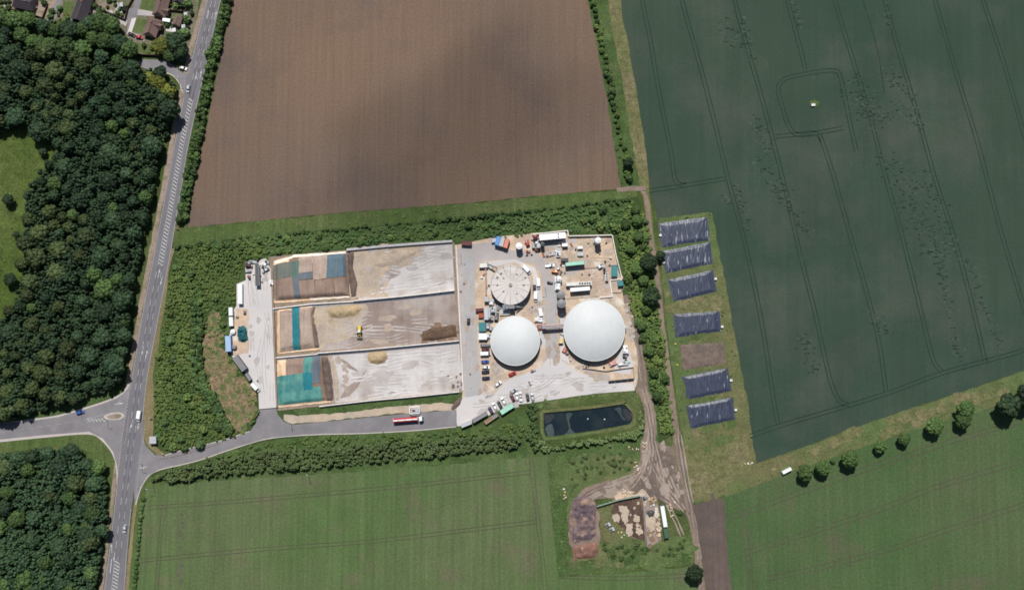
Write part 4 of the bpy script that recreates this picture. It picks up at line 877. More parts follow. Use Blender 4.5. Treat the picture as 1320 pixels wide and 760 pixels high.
def dome(px, py, r, label, rise=.27, h=4.3):
    p = G(px, py, h+GR); e = empty('gas_dome', label, 'gas holder', (p.x,p.y,GR))
    b = MB(); b.cyl(0,0,0,h,r-.25,n=80)
    for i in range(40):
        a = 2*math.pi*i/40; b.box((r-.2)*math.cos(a),(r-.2)*math.sin(a),.1,.14,.14,h-.2,a)
    b.build('tank_wall', mt_wall, e)
    H = r*rise; Rs = (r*r+H*H)/(2*H); amax = math.asin(r/Rs); nr, ns = 22, 96; V = [(0,0,h+H)]; F = []
    for i in range(1, nr+1):
        a = amax*i/nr
        for j in range(ns):
            t = 2*math.pi*j/ns; bulge = .006*math.cos(t*24)*min(1,i/6)
            V.append((Rs*math.sin(a)*math.cos(t), Rs*math.sin(a)*math.sin(t), h+Rs*math.cos(a)-Rs+H+bulge))
    for j in range(ns): F.append((0, 1+j, 1+(j+1)%ns))
    for i in range(nr-1):
        for j in range(ns): F.append((1+i*ns+j, 1+(i+1)*ns+j, 1+(i+1)*ns+(j+1)%ns, 1+i*ns+(j+1)%ns))
    m_ = MB(); m_.add(V, F); m_.build('membrane_roof', mt_mem, e, smooth=True)
    c = MB(); c.cyl(0,0,h+H-.02,h+H+.06,.5,n=16); c.build('crown_patch', K['offwhite'], e)
    q = MB(); n = 80
    for i in range(n): q.tube((r*math.cos(2*math.pi*i/n), r*math.sin(2*math.pi*i/n), h+.02),(r*math.cos(2*math.pi*(i+1)/n), r*math.sin(2*math.pi*(i+1)/n), h+.02),.16,6)
    q.build('clamp_ring', K['offwhite'], e)
    q = MB(); ang = [-1.9,-1.2,-.7,-2.5]
    for a in ang:
        x, y = (r+.5)*math.cos(a), (r+.5)*math.sin(a); q.box(x,y,0,.9,.9,2.0,a); q.tube((x,y,2),(x*.97,y*.97,h),.15)
    q.build('valve_box', K['grey'], e)
    s = MB()
    for i in range(10): s.box((r+.4),(i-5)*.35,.2+i*.4,.8,.33,.06)
    s.box(r+.5,2.0,h-.2,1.0,1.6,.1); s.build('stair', K['silver'], e)
dome(664, 439, 13.2, 'smooth pale grey domed gas holder, the smaller dome in the middle of the site')
dome(766, 425.5, 16.4, 'large smooth pale grey domed gas holder, widest round roof on the site')

# ================================================================ CLAMP WALLS
mwall = plain('concrete_wall', lin((222,216,210)), .85, v=.1, scale=.5, dirt=lin((178,170,164)))
mwall2 = plain('grey_wall', lin((168,166,168)), .85, v=.14, scale=.5)
def clamp_wall(pts, h, label, bw=2.0, tw=.5, name='clamp_wall', side=-1, mat=None, cap=True):
    """retaining wall: upright light stem, sloping grey foot on the lower side"""
    P = [G(a[0], a[1]) for a in pts]; c = sum(P, Vector())/len(P); e = empty(name, label, 'wall', (c.x, c.y, 0))
    b = MB(); f = MB()
    for p, q in zip(P, P[1:]):
        d = (q-p); L = d.length; n = max(1, int(L/3.0)); u = d/L; v = Vector((-u.y, u.x, 0))
        for i in range(n):
            a = p+u*(L*i/n+.03)-c; z = p+u*(L*(i+1)/n-.03)-c
            b.add([a+v*tw/2, z+v*tw/2, z-v*tw/2, a-v*tw/2]+[x+Vector((0,0,h+(.02 if i%2 else 0))) for x in (a+v*tw/2, z+v*tw/2, z-v*tw/2, a-v*tw/2)], [(0,1,2,3),(7,6,5,4),(0,4,5,1),(1,5,6,2),(2,6,7,3),(3,7,4,0)])
            if bw:
                s = side; o1, o2 = v*s*(tw/2+.004), v*s*(tw/2+bw)
                f.add([a+o1, z+o1, z+o2, a+o2, a+o1+Vector((0,0,h*.5)), z+o1+Vector((0,0,h*.5))], [(0,1,2,3),(4,5,1,0),(3,2,5,4),(0,3,4),(1,5,2)])
    b.build('stem', mat or mwall, e)
    if bw: f.build('sloping_foot', mwall2, e)
    return e
clamp_wall([(456,388),(520,382),(586,374.5)], 2.4, 'long pale wall between the top and middle silage bays', 2.0)
clamp_wall([(352,398),(400,392),(456,388.5)], 1.6, 'low wall stretch between the two sheeted heaps at the left', 1.8)
clamp_wall([(410,455),(470,450.5),(530,445),(592,439)], 2.2, 'long pale wall between the middle and bottom silage bays', 1.7)
clamp_wall([(356,461),(384,458.5),(410,456)], 1.4, 'short wall stretch at the left between middle and bottom heaps', 1.2)
clamp_wall([(412,523.5),(470,516.5),(530,511),(592,504.5)], 1.7, 'low pale wall along the grass bank below the bottom bay', .6)
clamp_wall([(447,323),(500,318),(540,315),(583,312)], 1.5, 'grey edging wall along the top of the upper silage bay', 1.0, side=1, mat=mwall2)
clamp_wall([(588,316),(592,400),(597,503)], .35, 'low kerb-like sill across the open ends of the three bays', 0, .4, 'bay_sill')
clamp_wall([(351.5,345),(354,430),(358,524)], 1.3, 'dark stained wall between the west yard and the silage heaps', 0, .4, mat=K['rustlight'])

# ================================================================ SILAGE HEAPS, NETS, PILES
H1 = [(353,336),(378,328.5),(447,324.5),(450,350),(452,383),(400,386.5),(354,390)]
H2 = [(357,397),(402,393.5),(410,430),(411,449),(357,456)]
H3 = [(357,464),(413,458),(418,490),(427,518),(359,525)]
mbare = plain('bare_silage_sheet', lin((120,98,84)), .8, v=.15, scale=.5, dirt=lin((150,122,102)))
def heap_f(pts, h, fall):
    poly = wpoly(pts)
    def f(x, y):
        if not inside(x, y, poly): return 0.0
        t = min(1, edge_dist(x, y, poly)/fall); t = t*t*(3-2*t)
        return h*t*(1+.08*noise.noise(Vector((x*.12, y*.12, 3))))
    return f
heaps = []
for pts, h, lb in ((H1, 2.3, 'big covered silage heap filling the left end of the top bay'), (H2, 1.9, 'covered silage heap filling the left end of the middle bay'), (H3, 1.7, 'covered silage heap filling the left end of the bottom bay')):
    f = heap_f(pts, h, 3.2)
    o = mound('silage_heap', pts, 0, mbare, hf=f, step=.9, z0=.05); tag(o, lb, 'silage heap', 'covered silage heaps'); heaps.append(f)
def quad_patch(name, c, zf, mat, nu=18, nv=14, jit=.0, seed=0, skirt=.0):
    Q = [G(a[0], a[1]) for a in c]; V = []; F = []
    for i in range(nu+1):
        for j in range(nv+1):
            u, v = i/nu, j/nv; p = (Q[0]*(1-u)+Q[1]*u)*(1-v)+(Q[3]*(1-u)+Q[2]*u)*v
            if jit: p = p+Vector((noise.noise(p*.4+Vector((seed,0,0))), noise.noise(p*.4+Vector((0,seed,9))), 0))*jit
            V.append((p.x, p.y, zf(p.x, p.y, u, v)))
    for i in range(nu):
        for j in range(nv): a = i*(nv+1)+j; F.append((a, a+nv+1, a+nv+2, a+1))
    m_ = MB(); m_.add(V, F); o = m_.build(name, mat, smooth=True)
    if o.data.polygons[0].normal.z < 0: o.data.flip_normals()
    return o
def netmat(name, rgb, rgb2, ang=8):
    n = NB(name, .75, .3); a = n.rot(R(ang), 1.6, .06)
    c = n.mix(n.ramp(n.noise(.22, 3), .35, .65), lin(rgb), lin(rgb2)); c = n.mul(c, n.val(n.noise(1.0, 2, a), .14)); c = n.mul(c, n.val(n.noise(2.2, 2), .12)); return n.out(c)
NM = {'teal': netmat('teal_net', (58,118,118), (92,142,132)), 'tealmid': netmat('mid_teal_net', (78,102,98), (90,108,102)), 'tealdark': netmat('deep_teal_net', (22,106,118), (34,118,126)), 'tealgrey': netmat('grey_teal_net', (98,104,98), (110,110,100)),
      'slate': netmat('slate_net', (88,98,108), (100,106,112)), 'brown': netmat('brown_net', (142,122,110), (126,106,96)), 'palebrown': netmat('pale_brown_net', (168,150,138), (152,134,122)), 'blue': netmat('blue_grey_net', (80,102,116), (92,110,118)),
      'white': netmat('white_sheet', (225,205,185), (235,225,212)), 'edge': netmat('orange_edge', (214,178,142), (220,196,166))}
nets = [
 (0,[(353,387),(400,384.5),(400,387),(354,390.5)],'edge','tan sheet edge along the lower left side of the top heap',6),
 (0,[(400,384.2),(450,381),(451,383.5),(400,387)],'white','pale sheet edge along the lower right side of the top heap',6),
 (1,[(361,454),(410,448),(410,450.5),(358,456)],'edge','tan sheet edge along the bottom of the middle heap',6),
 (2,[(359,522),(426,515.5),(426.5,518),(359,525)],'edge','tan sheet edge along the bottom of the bottom heap',6),
 (1,[(386,394),(401,393),(402,396),(386,397)],'edge','tan sheet corner at the upper right of the middle heap',5),
 (0,[(353,342),(376,337.5),(375,357.5),(353,361)],'tealgrey','grey teal net on the upper left of the top heap',1),
 (0,[(375.5,338),(387,336.5),(385.5,360),(377,360)],'tealmid','narrow teal net between grey teal and pale brown ones on the top heap',3),
 (0,[(386,331.5),(404,327.8),(404,350.5),(385.8,353)],'palebrown','pale brown net at the upper edge of the top heap, left one',1),
 (0,[(404,328),(423,326.5),(422,359),(405,361.5)],'palebrown','pale brown net at the upper edge of the top heap, tall right one',2),
 (0,[(423,327),(445.5,325.5),(446.5,356),(421.5,359)],'blue','blue grey net at the upper right corner of the top heap',3),
 (0,[(385.5,352.5),(404,350),(404.5,359.5),(385,361.5)],'slate','short slate net in the middle of the top heap',4),
 (0,[(353,361),(377,357.8),(380.5,385),(353.5,388)],'brown','square brown net at the lower left of the top heap',2),
 (0,[(384,362),(406,361),(409,383),(388,385.5)],'brown','brown net second from left in the lower row of the top heap',1),
 (0,[(407,362),(428.5,360),(432,381.5),(410,383)],'brown','brown net third from left in the lower row of the top heap',2),
 (0,[(431,361.5),(446.5,357.5),(450.5,380),(433.5,381.5)],'brown','small brown net at the lower right of the top heap',1),
 (0,[(377.5,358),(385.5,358),(388.5,385),(381,386)],'slate','narrow slate strip between the brown nets of the top heap',5),
 (0,[(353,336.5),(370,331),(375,337),(353,341.5)],'edge','bare orange tan corner at the upper left of the top heap',1),
 (1,[(357.5,397.5),(376,395),(376,399.5),(361,401)],'edge','bare orange tan edge above the brown net of the middle heap',1),
 (1,[(357.5,400),(361.5,401),(362,454),(357.5,455)],'edge','bare orange tan strip down the left of the middle heap',1),
 (2,[(357.5,464),(369.5,463.5),(369,484),(357.5,485)],'edge','bare orange tan square at the upper left of the bottom heap',1),
 (0,[(378,328.5),(446,324),(446,326.5),(378,332)],'white','pale sheet edge along the top of the top heap',6),
 (0,[(354,337),(378,330),(377,333),(356,341)],'white','pale strip of sheet along the upper left edge of the top heap',2),
 (1,[(361,401),(377.5,400),(379,455),(362,454)],'palebrown','brown net on the left of the middle heap',1),
 (1,[(377.3,396),(386,395),(388,451),(378.5,452)],'tealdark','bright teal strip running down the middle heap',3),
 (1,[(387,396),(400,395),(406,448),(389,451)],'palebrown','pale brown net right of the teal strip on the middle heap',2),
 (2,[(369,463.5),(392,461),(391,481),(368,485)],'brown','small brown net at the top of the bottom heap',1),
 (2,[(392,461),(403.5,459.5),(402,480),(391.5,481.5)],'teal','small light teal net at the top of the bottom heap',2),
 (2,[(403.5,459.5),(412.5,458.5),(413.5,493),(402,494.5)],'slate','tall slate grey net at the right of the bottom heap',3),
 (2,[(357.5,485),(391,480.5),(394,501),(358,505.5)],'teal','wide teal net in the middle left of the bottom heap',4),
 (2,[(358,504),(394,500),(395,519),(359,524)],'teal','wide teal net along the lower left edge of the bottom heap',5),
 (2,[(391,480.5),(402.5,480),(402,494),(414,493.5),(414,500),(393,503)],'tealdark','dark teal overlap where the nets meet on the bottom heap',6),
 (2,[(393.5,501),(414,497),(417,516.5),(395,519)],'teal','teal net at the lower right of the bottom heap',5)]
for n_, (hi, pts, k, lb, lv) in enumerate(nets):
    f = heaps[hi]
    if len(pts) > 4:
        pts = {5: lambda q: [q[0], q[1], q[2], q[3]], 6: lambda q: [q[0], q[1], q[3], q[4]]}[len(pts)](pts) if 'overlap' not in lb else [(391,480.5),(402.5,480),(404,501),(393,503)]
    cx_ = sum(a[0] for a in pts)/4; cy_ = sum(a[1] for a in pts)/4; pts = [(cx_+(a-cx_)*1.0, cy_+(b-cy_)*1.0) for a, b in pts]
    def zf(x, y, u, v, f=f, lv=lv): return max(f(x, y), .1)+.06+lv*.035+.05*abs(noise.noise(Vector((x*1.1, y*.25, n_))))
    o = quad_patch('cover_net', pts, zf, NM[k], 20, 16, .35, n_); tag(o, lb, 'cover net', 'nets over the silage heaps')
M['manure2'] = ground('dark_compost', (.125,.082,.055), (.10,.068,.05), (.16,.11,.08), big=.1, fine=1.5, vfine=.35, vmid=.2)
for pts, h, m_, lb, fall in (
 ([(478,342),(490,326),(510,318),(540,320),(538,330),(512,344),(490,348)], .9, 'dust', 'low spread of pale silage in the top bay', 4),
 ([(420,398),(436,392),(462,391),(470,397),(460,409),(436,412),(422,411)], 1.6, 'silage', 'golden brown silage pile against the wall of the middle bay', 3.5),
 ([(472,462),(474,454),(485,451),(498,452),(502,459),(498,468),(487,471),(476,469)], 2.0, 'silage', 'rounded golden silage pile in the bottom bay under the wall', 3.2),
 ([(446,325),(458,324),(456,345),(462,365),(460,383),(452,384),(449,360)], 1.2, 'darkface', 'dark cut face of silage right of the netted top heap', 2),
 ([(413,459),(424,460),(430,490),(431,517),(420,519),(415,490)], 1.5, 'darkface', 'dark brown cut face of the bottom heap', 2.2),
 ([(425,461),(431,461),(437,490),(438,516),(432,517),(429,490)], .7, 'dust', 'narrow tan ridge of loose silage beside the dark cut face', 1.2),
 ([(402,395),(408,394),(404,410),(409,425),(413,448),(405,450),(401,425)], 1.1, 'darkface', 'ragged brown edge of the middle heap', 1.5),
 ([(543,428),(556,421),(588,418),(590,434),(562,440),(543,440)], 1.2, 'manure2', 'flat dark brown compost pile at the open end of the middle bay', 2),
 ([(584,519),(592,510),(597,512),(594,522),(584,530),(580,527)], .9, 'darkface', 'curved heap of brown spoil at the end of the grass bank', 1.6)):
    tag(mound('silage_pile', pts, h, M[m_], fall, .6, .22, .4), lb, 'pile')
# black sheeted strips
msheet = []
for i in range(6):
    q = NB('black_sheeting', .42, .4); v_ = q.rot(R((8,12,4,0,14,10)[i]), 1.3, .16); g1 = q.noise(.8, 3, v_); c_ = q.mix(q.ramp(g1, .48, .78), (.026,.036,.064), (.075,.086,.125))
    c_ = q.mix(q.ramp(q.noise(.09, 3), .40, .62), c_, (.034,.043,.074)); c_ = q.mix(q.ramp(q.noise(1.0, 2, v_), .60 if i < 2 else .68, .72), c_, (.30,.31,.36)); q.out(c_); msheet.append(q.m)  # pale streaks paint the sun's glint on the plastic folds into the colour
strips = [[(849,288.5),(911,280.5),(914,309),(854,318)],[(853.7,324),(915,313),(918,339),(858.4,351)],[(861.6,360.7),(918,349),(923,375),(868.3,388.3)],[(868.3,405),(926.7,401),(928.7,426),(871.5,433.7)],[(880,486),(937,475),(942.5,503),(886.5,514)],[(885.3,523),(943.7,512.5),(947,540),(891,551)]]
sl_ = ['uppermost wrinkled black sheeted strip, its right end shining white','second black sheeted strip from the top, tight under the first','third black sheeted strip, pale left end','fourth black sheeted strip, just above the bare brown bed','fifth black sheeted strip, just below the bare brown bed','lowest black sheeted strip in the row']
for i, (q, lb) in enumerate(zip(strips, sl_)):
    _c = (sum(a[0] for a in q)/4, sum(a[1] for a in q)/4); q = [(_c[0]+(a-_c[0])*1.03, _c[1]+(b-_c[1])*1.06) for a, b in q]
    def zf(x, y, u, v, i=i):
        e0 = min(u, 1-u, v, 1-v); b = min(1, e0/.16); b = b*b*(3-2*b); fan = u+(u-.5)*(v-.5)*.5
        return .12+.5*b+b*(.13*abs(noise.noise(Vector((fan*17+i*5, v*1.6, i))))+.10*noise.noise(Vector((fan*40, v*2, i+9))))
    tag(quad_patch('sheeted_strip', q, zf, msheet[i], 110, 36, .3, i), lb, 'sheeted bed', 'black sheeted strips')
o = mound('bare_bed', [(874.6,443.6),(933.4,440),(937.4,469),(879.3,478)], .45, M['mud'], 1.5, .7, .2, .5); tag(o, 'bare brown earth bed between the black sheeted strips', 'earth bed')
sheet('worn_edge', [(872,441),(936,437),(940,472),(877,481)], Z*2.2, M['dust'], jag=.5).data.materials[0] = M['rough']
ends = [(851,303.5,'left of the uppermost strip'),(855,338.5,'left of the second strip'),(922,359.5,'right of the third strip'),(930.5,421,'right of the fourth strip'),(942,490,'right of the fifth strip'),(948,528,'right of the lowest strip')]
for x, y, lb in ends:
    p = G(x, y); e = empty('pump_box', 'small white box '+lb, 'box', (p.x,p.y,.05), R(8)); b = MB(); b.box(0,0,0,1.3,1.1,1.0); b.build('body', K['white'], e); b = MB(); b.box(0,0,1.0,1.4,1.2,.1,0,.9); b.build('lid', K['offwhite'], e)
for x, y in ((870.5,443),(873,470)):
    p = G(x, y); e = empty('marker_post', 'small yellow marker at the '+('top' if y < 450 else 'bottom')+' left corner of the brown bed', 'marker', (p.x,p.y,.05)); b = MB(); b.box(0,0,0,.9,.6,.6); b.build('base', K['yellow'], e); b = MB(); b.cyl(0,0,.6,1.3,.08,n=8); b.build('post', K['offwhite'], e)

# ================================================================ POND
pond_o = [(684,524),(700,516),(760,509),(812,503),(824,508),(831,524),(832,552),(820,566),(760,573),(703,583),(694,576),(692,548)]
pond_i = [(699,531),(760,525.5),(802,519.5),(806,520),(815,530),(817,541),(813,548),(770,556),(712,564),(702,563),(699,552)]
PO, PI = wpoly(pond_o), wpoly(pond_i); xs = [p[0] for p in PO]; ys = [p[1] for p in PO]; step = 1.1; V = []; F = []; idx = {}
def pz(x, y):
    d = edge_dist(x, y, PI)
    if inside(x, y, PI): return max(.2, 1.9-d*.9)
    if not inside(x, y, PO): return -.1
    do = edge_dist(x, y, PO); t = min(1, do/2.6); return 1.9*t*t*(3-2*t)+.12*noise.noise(Vector((x*.5, y*.5, 0)))
nx, ny = int((max(xs)-min(xs))/step)+3, int((max(ys)-min(ys))/step)+3
for i in range(nx):
    for j in range(ny):
        x, y = min(xs)-step+i*step, min(ys)-step+j*step; idx[i,j] = len(V); V.append((x, y, pz(x, y)))
for i in range(nx-1):
    for j in range(ny-1): F.append((idx[i,j], idx[i+1,j], idx[i+1,j+1], idx[i,j+1]))
m_ = MB(); m_.add(V, F); m_.build('pond_bank', M['meadow'], smooth=True)['kind'] = 'structure'
sheet('pond_water', pond_i, 1.1, M['water'])
m_ = MB(); P3 = [G(a[0], a[1], 1.9) for a in smooth_path(pond_i+pond_i[:1])]; vs, fs = ribbon_data(P3, 1.5, 1.95, world=True, offs=.3)
m_.add(vs, fs); m_.build('pond_liner_edge', M['rough'])['kind'] = 'structure'
vs, fs = ribbon_data([G(a[0], a[1], 1.9) for a in smooth_path([(806,520),(815,530)])], 1.0, 2.0, world=True); m_ = MB(); m_.add(vs, fs)
vs, fs = ribbon_data([G(a[0], a[1], 1.9) for a in smooth_path([(699,535),(699,552),(702,563),(712,564),(770,556),(800,551)])], .8, 2.0, world=True); m_.add(vs, fs); m_.build('pond_kerb', M['rough'])['kind'] = 'structure'
for q, mm in (([(730,533),(737,533),(734,541),(736,553),(744,560),(728,560),(733,553),(731,541)],'scum'),([(704,550),(712,547),(714,560),(706,561)],'scum'),([(792,526),(800,524),(801,532),(806,541),(801,540),(797,531)],'scum'),([(803,526),(813,532),(813,541),(806,540)],'silt'),([(703,535),(714,533),(712,540),(704,545)],'silt')):
    if mm not in M: M[mm] = ground(mm, (.055,.075,.075) if mm == 'scum' else (.035,.038,.048), (.035,.05,.052) if mm == 'scum' else (.03,.032,.042), fine=1.0, rough=.5)
    sheet('pond_'+mm, q, 1.14, M[mm], smooth=True, jag=.35)
for x, y, lb in ((757.5,539.5,'left'),(779,540,'right')):
    p = G(x, y); e = empty('float', 'small white float on the pond water, the '+lb+' of two', 'float', (p.x,p.y,1.12)); b = MB(); b.cyl(0,0,0,.25,.4,.35,n=12); b.build('ring', K['offwhite'], e); b = MB(); b.cyl(0,0,.25,.6,.15,n=8); b.build('cap', K['palegrey'], e)
bankp = [(690,572),(703,581),(760,571.5),(820,564.5),(831,552),(829,530),(823,530),(824,550),(814,558),(760,566),(708,574),(697,566)]
o = fill_mass('bank_scrub', 'low bushy growth along the lower and right pond bank', [bankp], FO['hedge'], 1.7, 1.3, 1.9, 31, (), None, leaves=36)
for v in o.data.vertices: v.co.z += .7
o = fill_mass('bank_scrub', 'low bushy growth along the upper pond bank under the yard', [[(686,524),(700,518),(760,511),(812,505),(822,511),(822,518),(806,516),(760,521),(700,527),(692,528)]], FO['hedge'], 1.9, 1.2, .9, 33, (), None, keep=.75)
for v in o.data.vertices: v.co.z += .8

# ================================================================ CONTAINERS
def rect(x0, y0, x1, y1): return [(x0,y0),(x1,y0),(x1,y1),(x0,y1)]
container([(306.5,366),(312,366),(312,391.5),(306.5,391.5)], 2.7, 'white', 'long white container on the upper left edge of the west yard')
container([(294.6,396),(299.4,396),(299.8,406.4),(295,406.4)], 2.5, 'white', 'short white container left of the west yard, upper of two in line')
container([(295,408.4),(299.8,408.4),(300.4,420),(295.4,420)], 2.5, 'white', 'short white container left of the west yard, lower of two in line')
container([(290,432.5),(297,432.5),(298,453),(291,453)], 3.4, 'blue', 'blue container with a pale roof at the left edge of the west yard', roof='paleblue')
container([(299,461.5),(305.6,457.5),(318.4,474.5),(312,479)], 3.2, 'darkgrey', 'long dark grey covered trailer on the slanting yard edge', roof='grey', name='covered_trailer', cat='trailer')
container([(640.6,304),(645.4,305.4),(642.4,316.4),(637.8,315)], 3.6, 'brightblue', 'bright blue container at the top of the yard road')
container([(645.8,305.6),(651.2,307),(648,318),(643,316.6)], 3.6, 'grey', 'grey container between the blue and the salmon one', roof='palegrey')
container([(652,307),(656.8,308.2),(653.6,320),(648.6,318.6)], 3.6, 'rust', 'salmon red container at the right end of the top three', roof='salmon')
container([(728.8,338.2),(753.3,336.2),(753.4,340.2),(729,343)], 4.0, 'green', 'long green container with a mint roof and dark fans', roof='mint', fans=0)
container([(729.8,363.6),(762.6,362.4),(762.6,366.8),(730,368.6)], 3.0, 'offwhite', 'upper of the two long white containers, with fans on its roof', fans=5)
container([(735,370.8),(760.2,369),(760.4,373.6),(735.2,376)], 3.6, 'white', 'lower of the two long white containers, plain roof')
container([(723.4,332.6),(732.4,332.6),(732.4,336.6),(723.4,336.6)], 2.2, 'navy', 'short dark container left of the green one', roof='darkgrey')
container([(744.4,317.4),(751,317),(751.2,320.4),(744.6,320.6)], 2.4, 'offwhite', 'small white cabinet alone on the sandy pad', roof='white', name='cabinet', cat='cabinet')
container([(724.6,313.6),(731.6,313.2),(731.8,317.2),(724.8,317.6)], 2.6, 'white', 'small white cabin below the right end of the long white building', name='cabin', cat='cabin')
container([(744.4,324.2),(751.8,324.2),(752,329.6),(744.6,329.6)], 1.2, 'palegrey', 'low grey skid with a silver unit on the sandy pad', name='skid_unit', cat='skid')
container([(780.6,351.4),(783.8,351.4),(784,361.4),(780.8,361.4)], 2.4, 'white', 'narrow white unit with fans beside the bunded tanks', fans=3, name='cooling_unit', cat='cooling unit')
container([(617,415.2),(625.6,415.2),(625.6,427),(617.4,427)], 2.5, 'green', 'green container beside the yard road above the white one', roof='teal')
container([(617,429.4),(627.6,429.4),(627.6,437.4),(617,437.4)], 2.6, 'white', 'white container above the parked cars')
container([(593.4,547),(606.2,541.8),(608.2,545.8),(595.6,551.2)], 2.4, 'palegrey', 'light grey container lowest in the slanting row by the gate')
container([(608,540.6),(626,530),(629,534.2),(610.6,545)], 2.6, 'darkgrey', 'long dark grey container second in the slanting row', roof='grey')
container([(643.6,529.2),(660,519),(663,524),(647,534.6)], 2.6, 'green', 'teal topped container behind the parked cars', roof='mint')
container([(851.4,652.6),(856.2,652),(860.6,678.6),(855.6,679)], 2.7, 'white', 'long white container beside the manure store', z=.1)
container([(855.2,680.8),(860.6,680.4),(862.4,693),(857.2,693.6)], 2.6, 'darkgreen', 'green container at the foot of the long white one', z=.1)
container([(613,397.8),(623,396.8),(623,400.8),(613,401.6)], 2.0, 'maroon', 'dark maroon skip left of the grey plant frame', name='skip', cat='skip')
container([(624.4,382.6),(629.6,382.4),(629.8,388.4),(624.4,388.6)], 3.0, 'silver', 'small grey roofed shed on the sand strip left of the round tank', name='plant_shed', cat='shed', roof='palegrey')
container([(595,310.6),(608,311),(607.6,316.6),(595,315.6)], 2.2, 'maroon', 'dark red topped skip at the top of the yard road', name='skip', cat='skip', roof='maroon')
container([(1008,607.6),(1019,602),(1021,605.2),(1010,611)], 2.2, 'white', 'white trailer in the grass at the left end of the tree row', name='trailer', cat='trailer', z=.05)
# skip with open ribbed top
def open_box(c, h, k, label, ribs=0, name='open_skip', cat='skip', fill=None, z=GR):
    cen, a, L, W_ = frame(c, h); e = empty(name, label, cat, (cen.x,cen.y,z), a); b = MB(); b.box(0,0,.1,L,W_,.15)
    for s in (-1,1): b.box(0,s*(W_/2-.06),.1,L,.12,h-.1); b.box(s*(L/2-.06),0,.1,.12,W_-.26,h-.1)
    b.build('body', K[k], e)
    for i in range(ribs):
        r = MB(); r.box(-L/2+(i+.7)*L*.62/ribs,0,h,.3,W_,.1); r.build('rib', K['tan'], e)
    f = MB(); f.box(L*.28 if ribs else 0,0,h-.5,L*(.36 if ribs else .9),W_*.85,.3); f.build('load', K[fill or 'grey'], e)
    return e
open_box([(623.6,542.6),(640.4,531.6),(643.4,535.4),(626.4,547)], 1.9, 'rustlight', 'open ribbed trailer in front of the hedge behind the parked cars', 7, 'open_trailer', 'trailer')
open_box([(315,482),(318.4,479.6),(324.6,488.6),(321,491.6)], 1.3, 'darkgrey', 'low dark flatbed between the grey trailer and the white van', 0, 'flatbed', 'trailer', 'grey')
open_box([(717,321.5),(722.6,321.5),(722.6,331),(717,331)], 1.2, 'white', 'white skid with pale pumps in the sandy enclosure', 0, 'pump_skid', 'skid', 'silver')

# white technical building
def tech():
    h = 4.2; cen, a, L, W_ = frame([(695,302),(729,299.2),(729.4,306.6),(695.6,310)], h)
    e = empty('technical_building', 'long white roofed building at the top of the walled enclosure', 'building', (cen.x,cen.y,GR), a)
    b = MB(); b.box(0,0,0,L-.3,W_-.3,h-.25); b.build('wall', K['palegrey'], e)
    r = MB(); r.box(0,0,h-.25,L,W_,.25); r.box(L*.27,0,h,.1,W_-.1,.08); r.build('roof', K['white'], e)
    for x in (-5,-2.5,0,2.5,5.4): d = MB(); d.box(x,-W_/2+.12,.1,1.6,.1,2.4); d.build('door', K['darkgrey'], e)
    for x in (3.6,3.7): pass
    for y in (-.6,1.0): q = MB(); q.cyl(L*.22,y,h,h+.7,.3,n=10); q.build('roof_vent', K['darkgrey'], e)
tech()
# enclosure walls
def wall_run(pts, h, label, t=.35, mat=None, name='retaining_wall', z=.0):
    return clamp_wall(pts, h, label, 0, t, name, mat=mat)
wp = plain('pale_capping', lin((214,206,200)), .85, v=.1)
wall_run([(686,302.5),(731.5,297.5),(732.5,305)], 1.9, 'white wall behind the long white building', .5, wp)
wall_run([(733.4,304.6),(788,303.4),(790,306)], 1.8, 'straight pale wall along the top of the sandy enclosure', .5, wp)
wall_run([(789,304),(794,330),(801,357),(800,362)], 1.6, 'slanting pale wall on the right side of the enclosure', .45, wp)
wall_run([(786,362),(789,382),(773,383.5)], .9, 'low pale wall at the lower right corner of the enclosure', .6, wp)
wall_run([(786,361.5),(800,359.5)], .9, 'low pale wall under the bunded blue tanks', .5, wp)
wall_run([(751,474),(781,478),(800,475),(816,473)], 1.1, 'thin dark wall bending along the foot of the large dome', .3, K['rustlight'])
wall_run([(784,491),(817,487.5)], 2.2, 'dark wall at the lower right corner of the concrete yard', .4, K['darkgrey'])
wall_run([(816,473),(817.5,487)], 1.4, 'short wall closing the right end of the yard corner', .3, K['rustlight'])
# bunded tanks, silos
open_box(rect(788.5,341.5,796,356.5), 1.9, 'teal', 'blue teal rectangular tank inside the pale bund', 0, 'rectangular_tank', 'tank', 'teal')
p_ = [(796,362.5),(803,362),(804,368),(797,368.5)]
container(p_, 2.4, 'teal', 'small teal roofed hut outside the enclosure corner', name='hut', cat='hut', hatch=False)
clamp_wall([(789,377),(800,377),(805,369)], .6, 'low timber edging round the teal hut garden', 0, .3, 'timber_edging', mat=K['rustlight'])
cyl_tank(769.5,312,1.6,7.4,'offwhite','slim white silo throwing a long shadow in the enclosure corner','silo','silo',cone=.35,top='white')
q = container([(764.6,309.6),(768,309.4),(768,312.6),(764.8,312.8)], 1.6, 'palegrey', 'small grey box at the foot of the slim white silo', name='control_box', cat='box')
cyl_tank(669,319,1.7,6.0,'grey','short white topped silo beside the salmon container','silo','silo',cone=.3,top='white')
cyl_tank(722.5,381,2.1,6.0,'darkgrey','dark vertical tank left of the large dome, upper of two','vertical_tank','tank',cone=.3,top='grey')
cyl_tank(723,392.5,2.3,7.6,'darkgrey','dark vertical tank left of the large dome, lower of two','vertical_tank','tank',cone=.3,top='grey')
cyl_tank(302.5,447,1.2,1.6,'darkgrey','small dark round tank on the west yard below the blue container','round_tank','tank',cone=.2,top='grey')
cyl_tank(301,427.5,1.3,1.5,'offwhite','white round tank left of the teal tarpaulin pile','round_tank','tank',cone=.4,top='white')
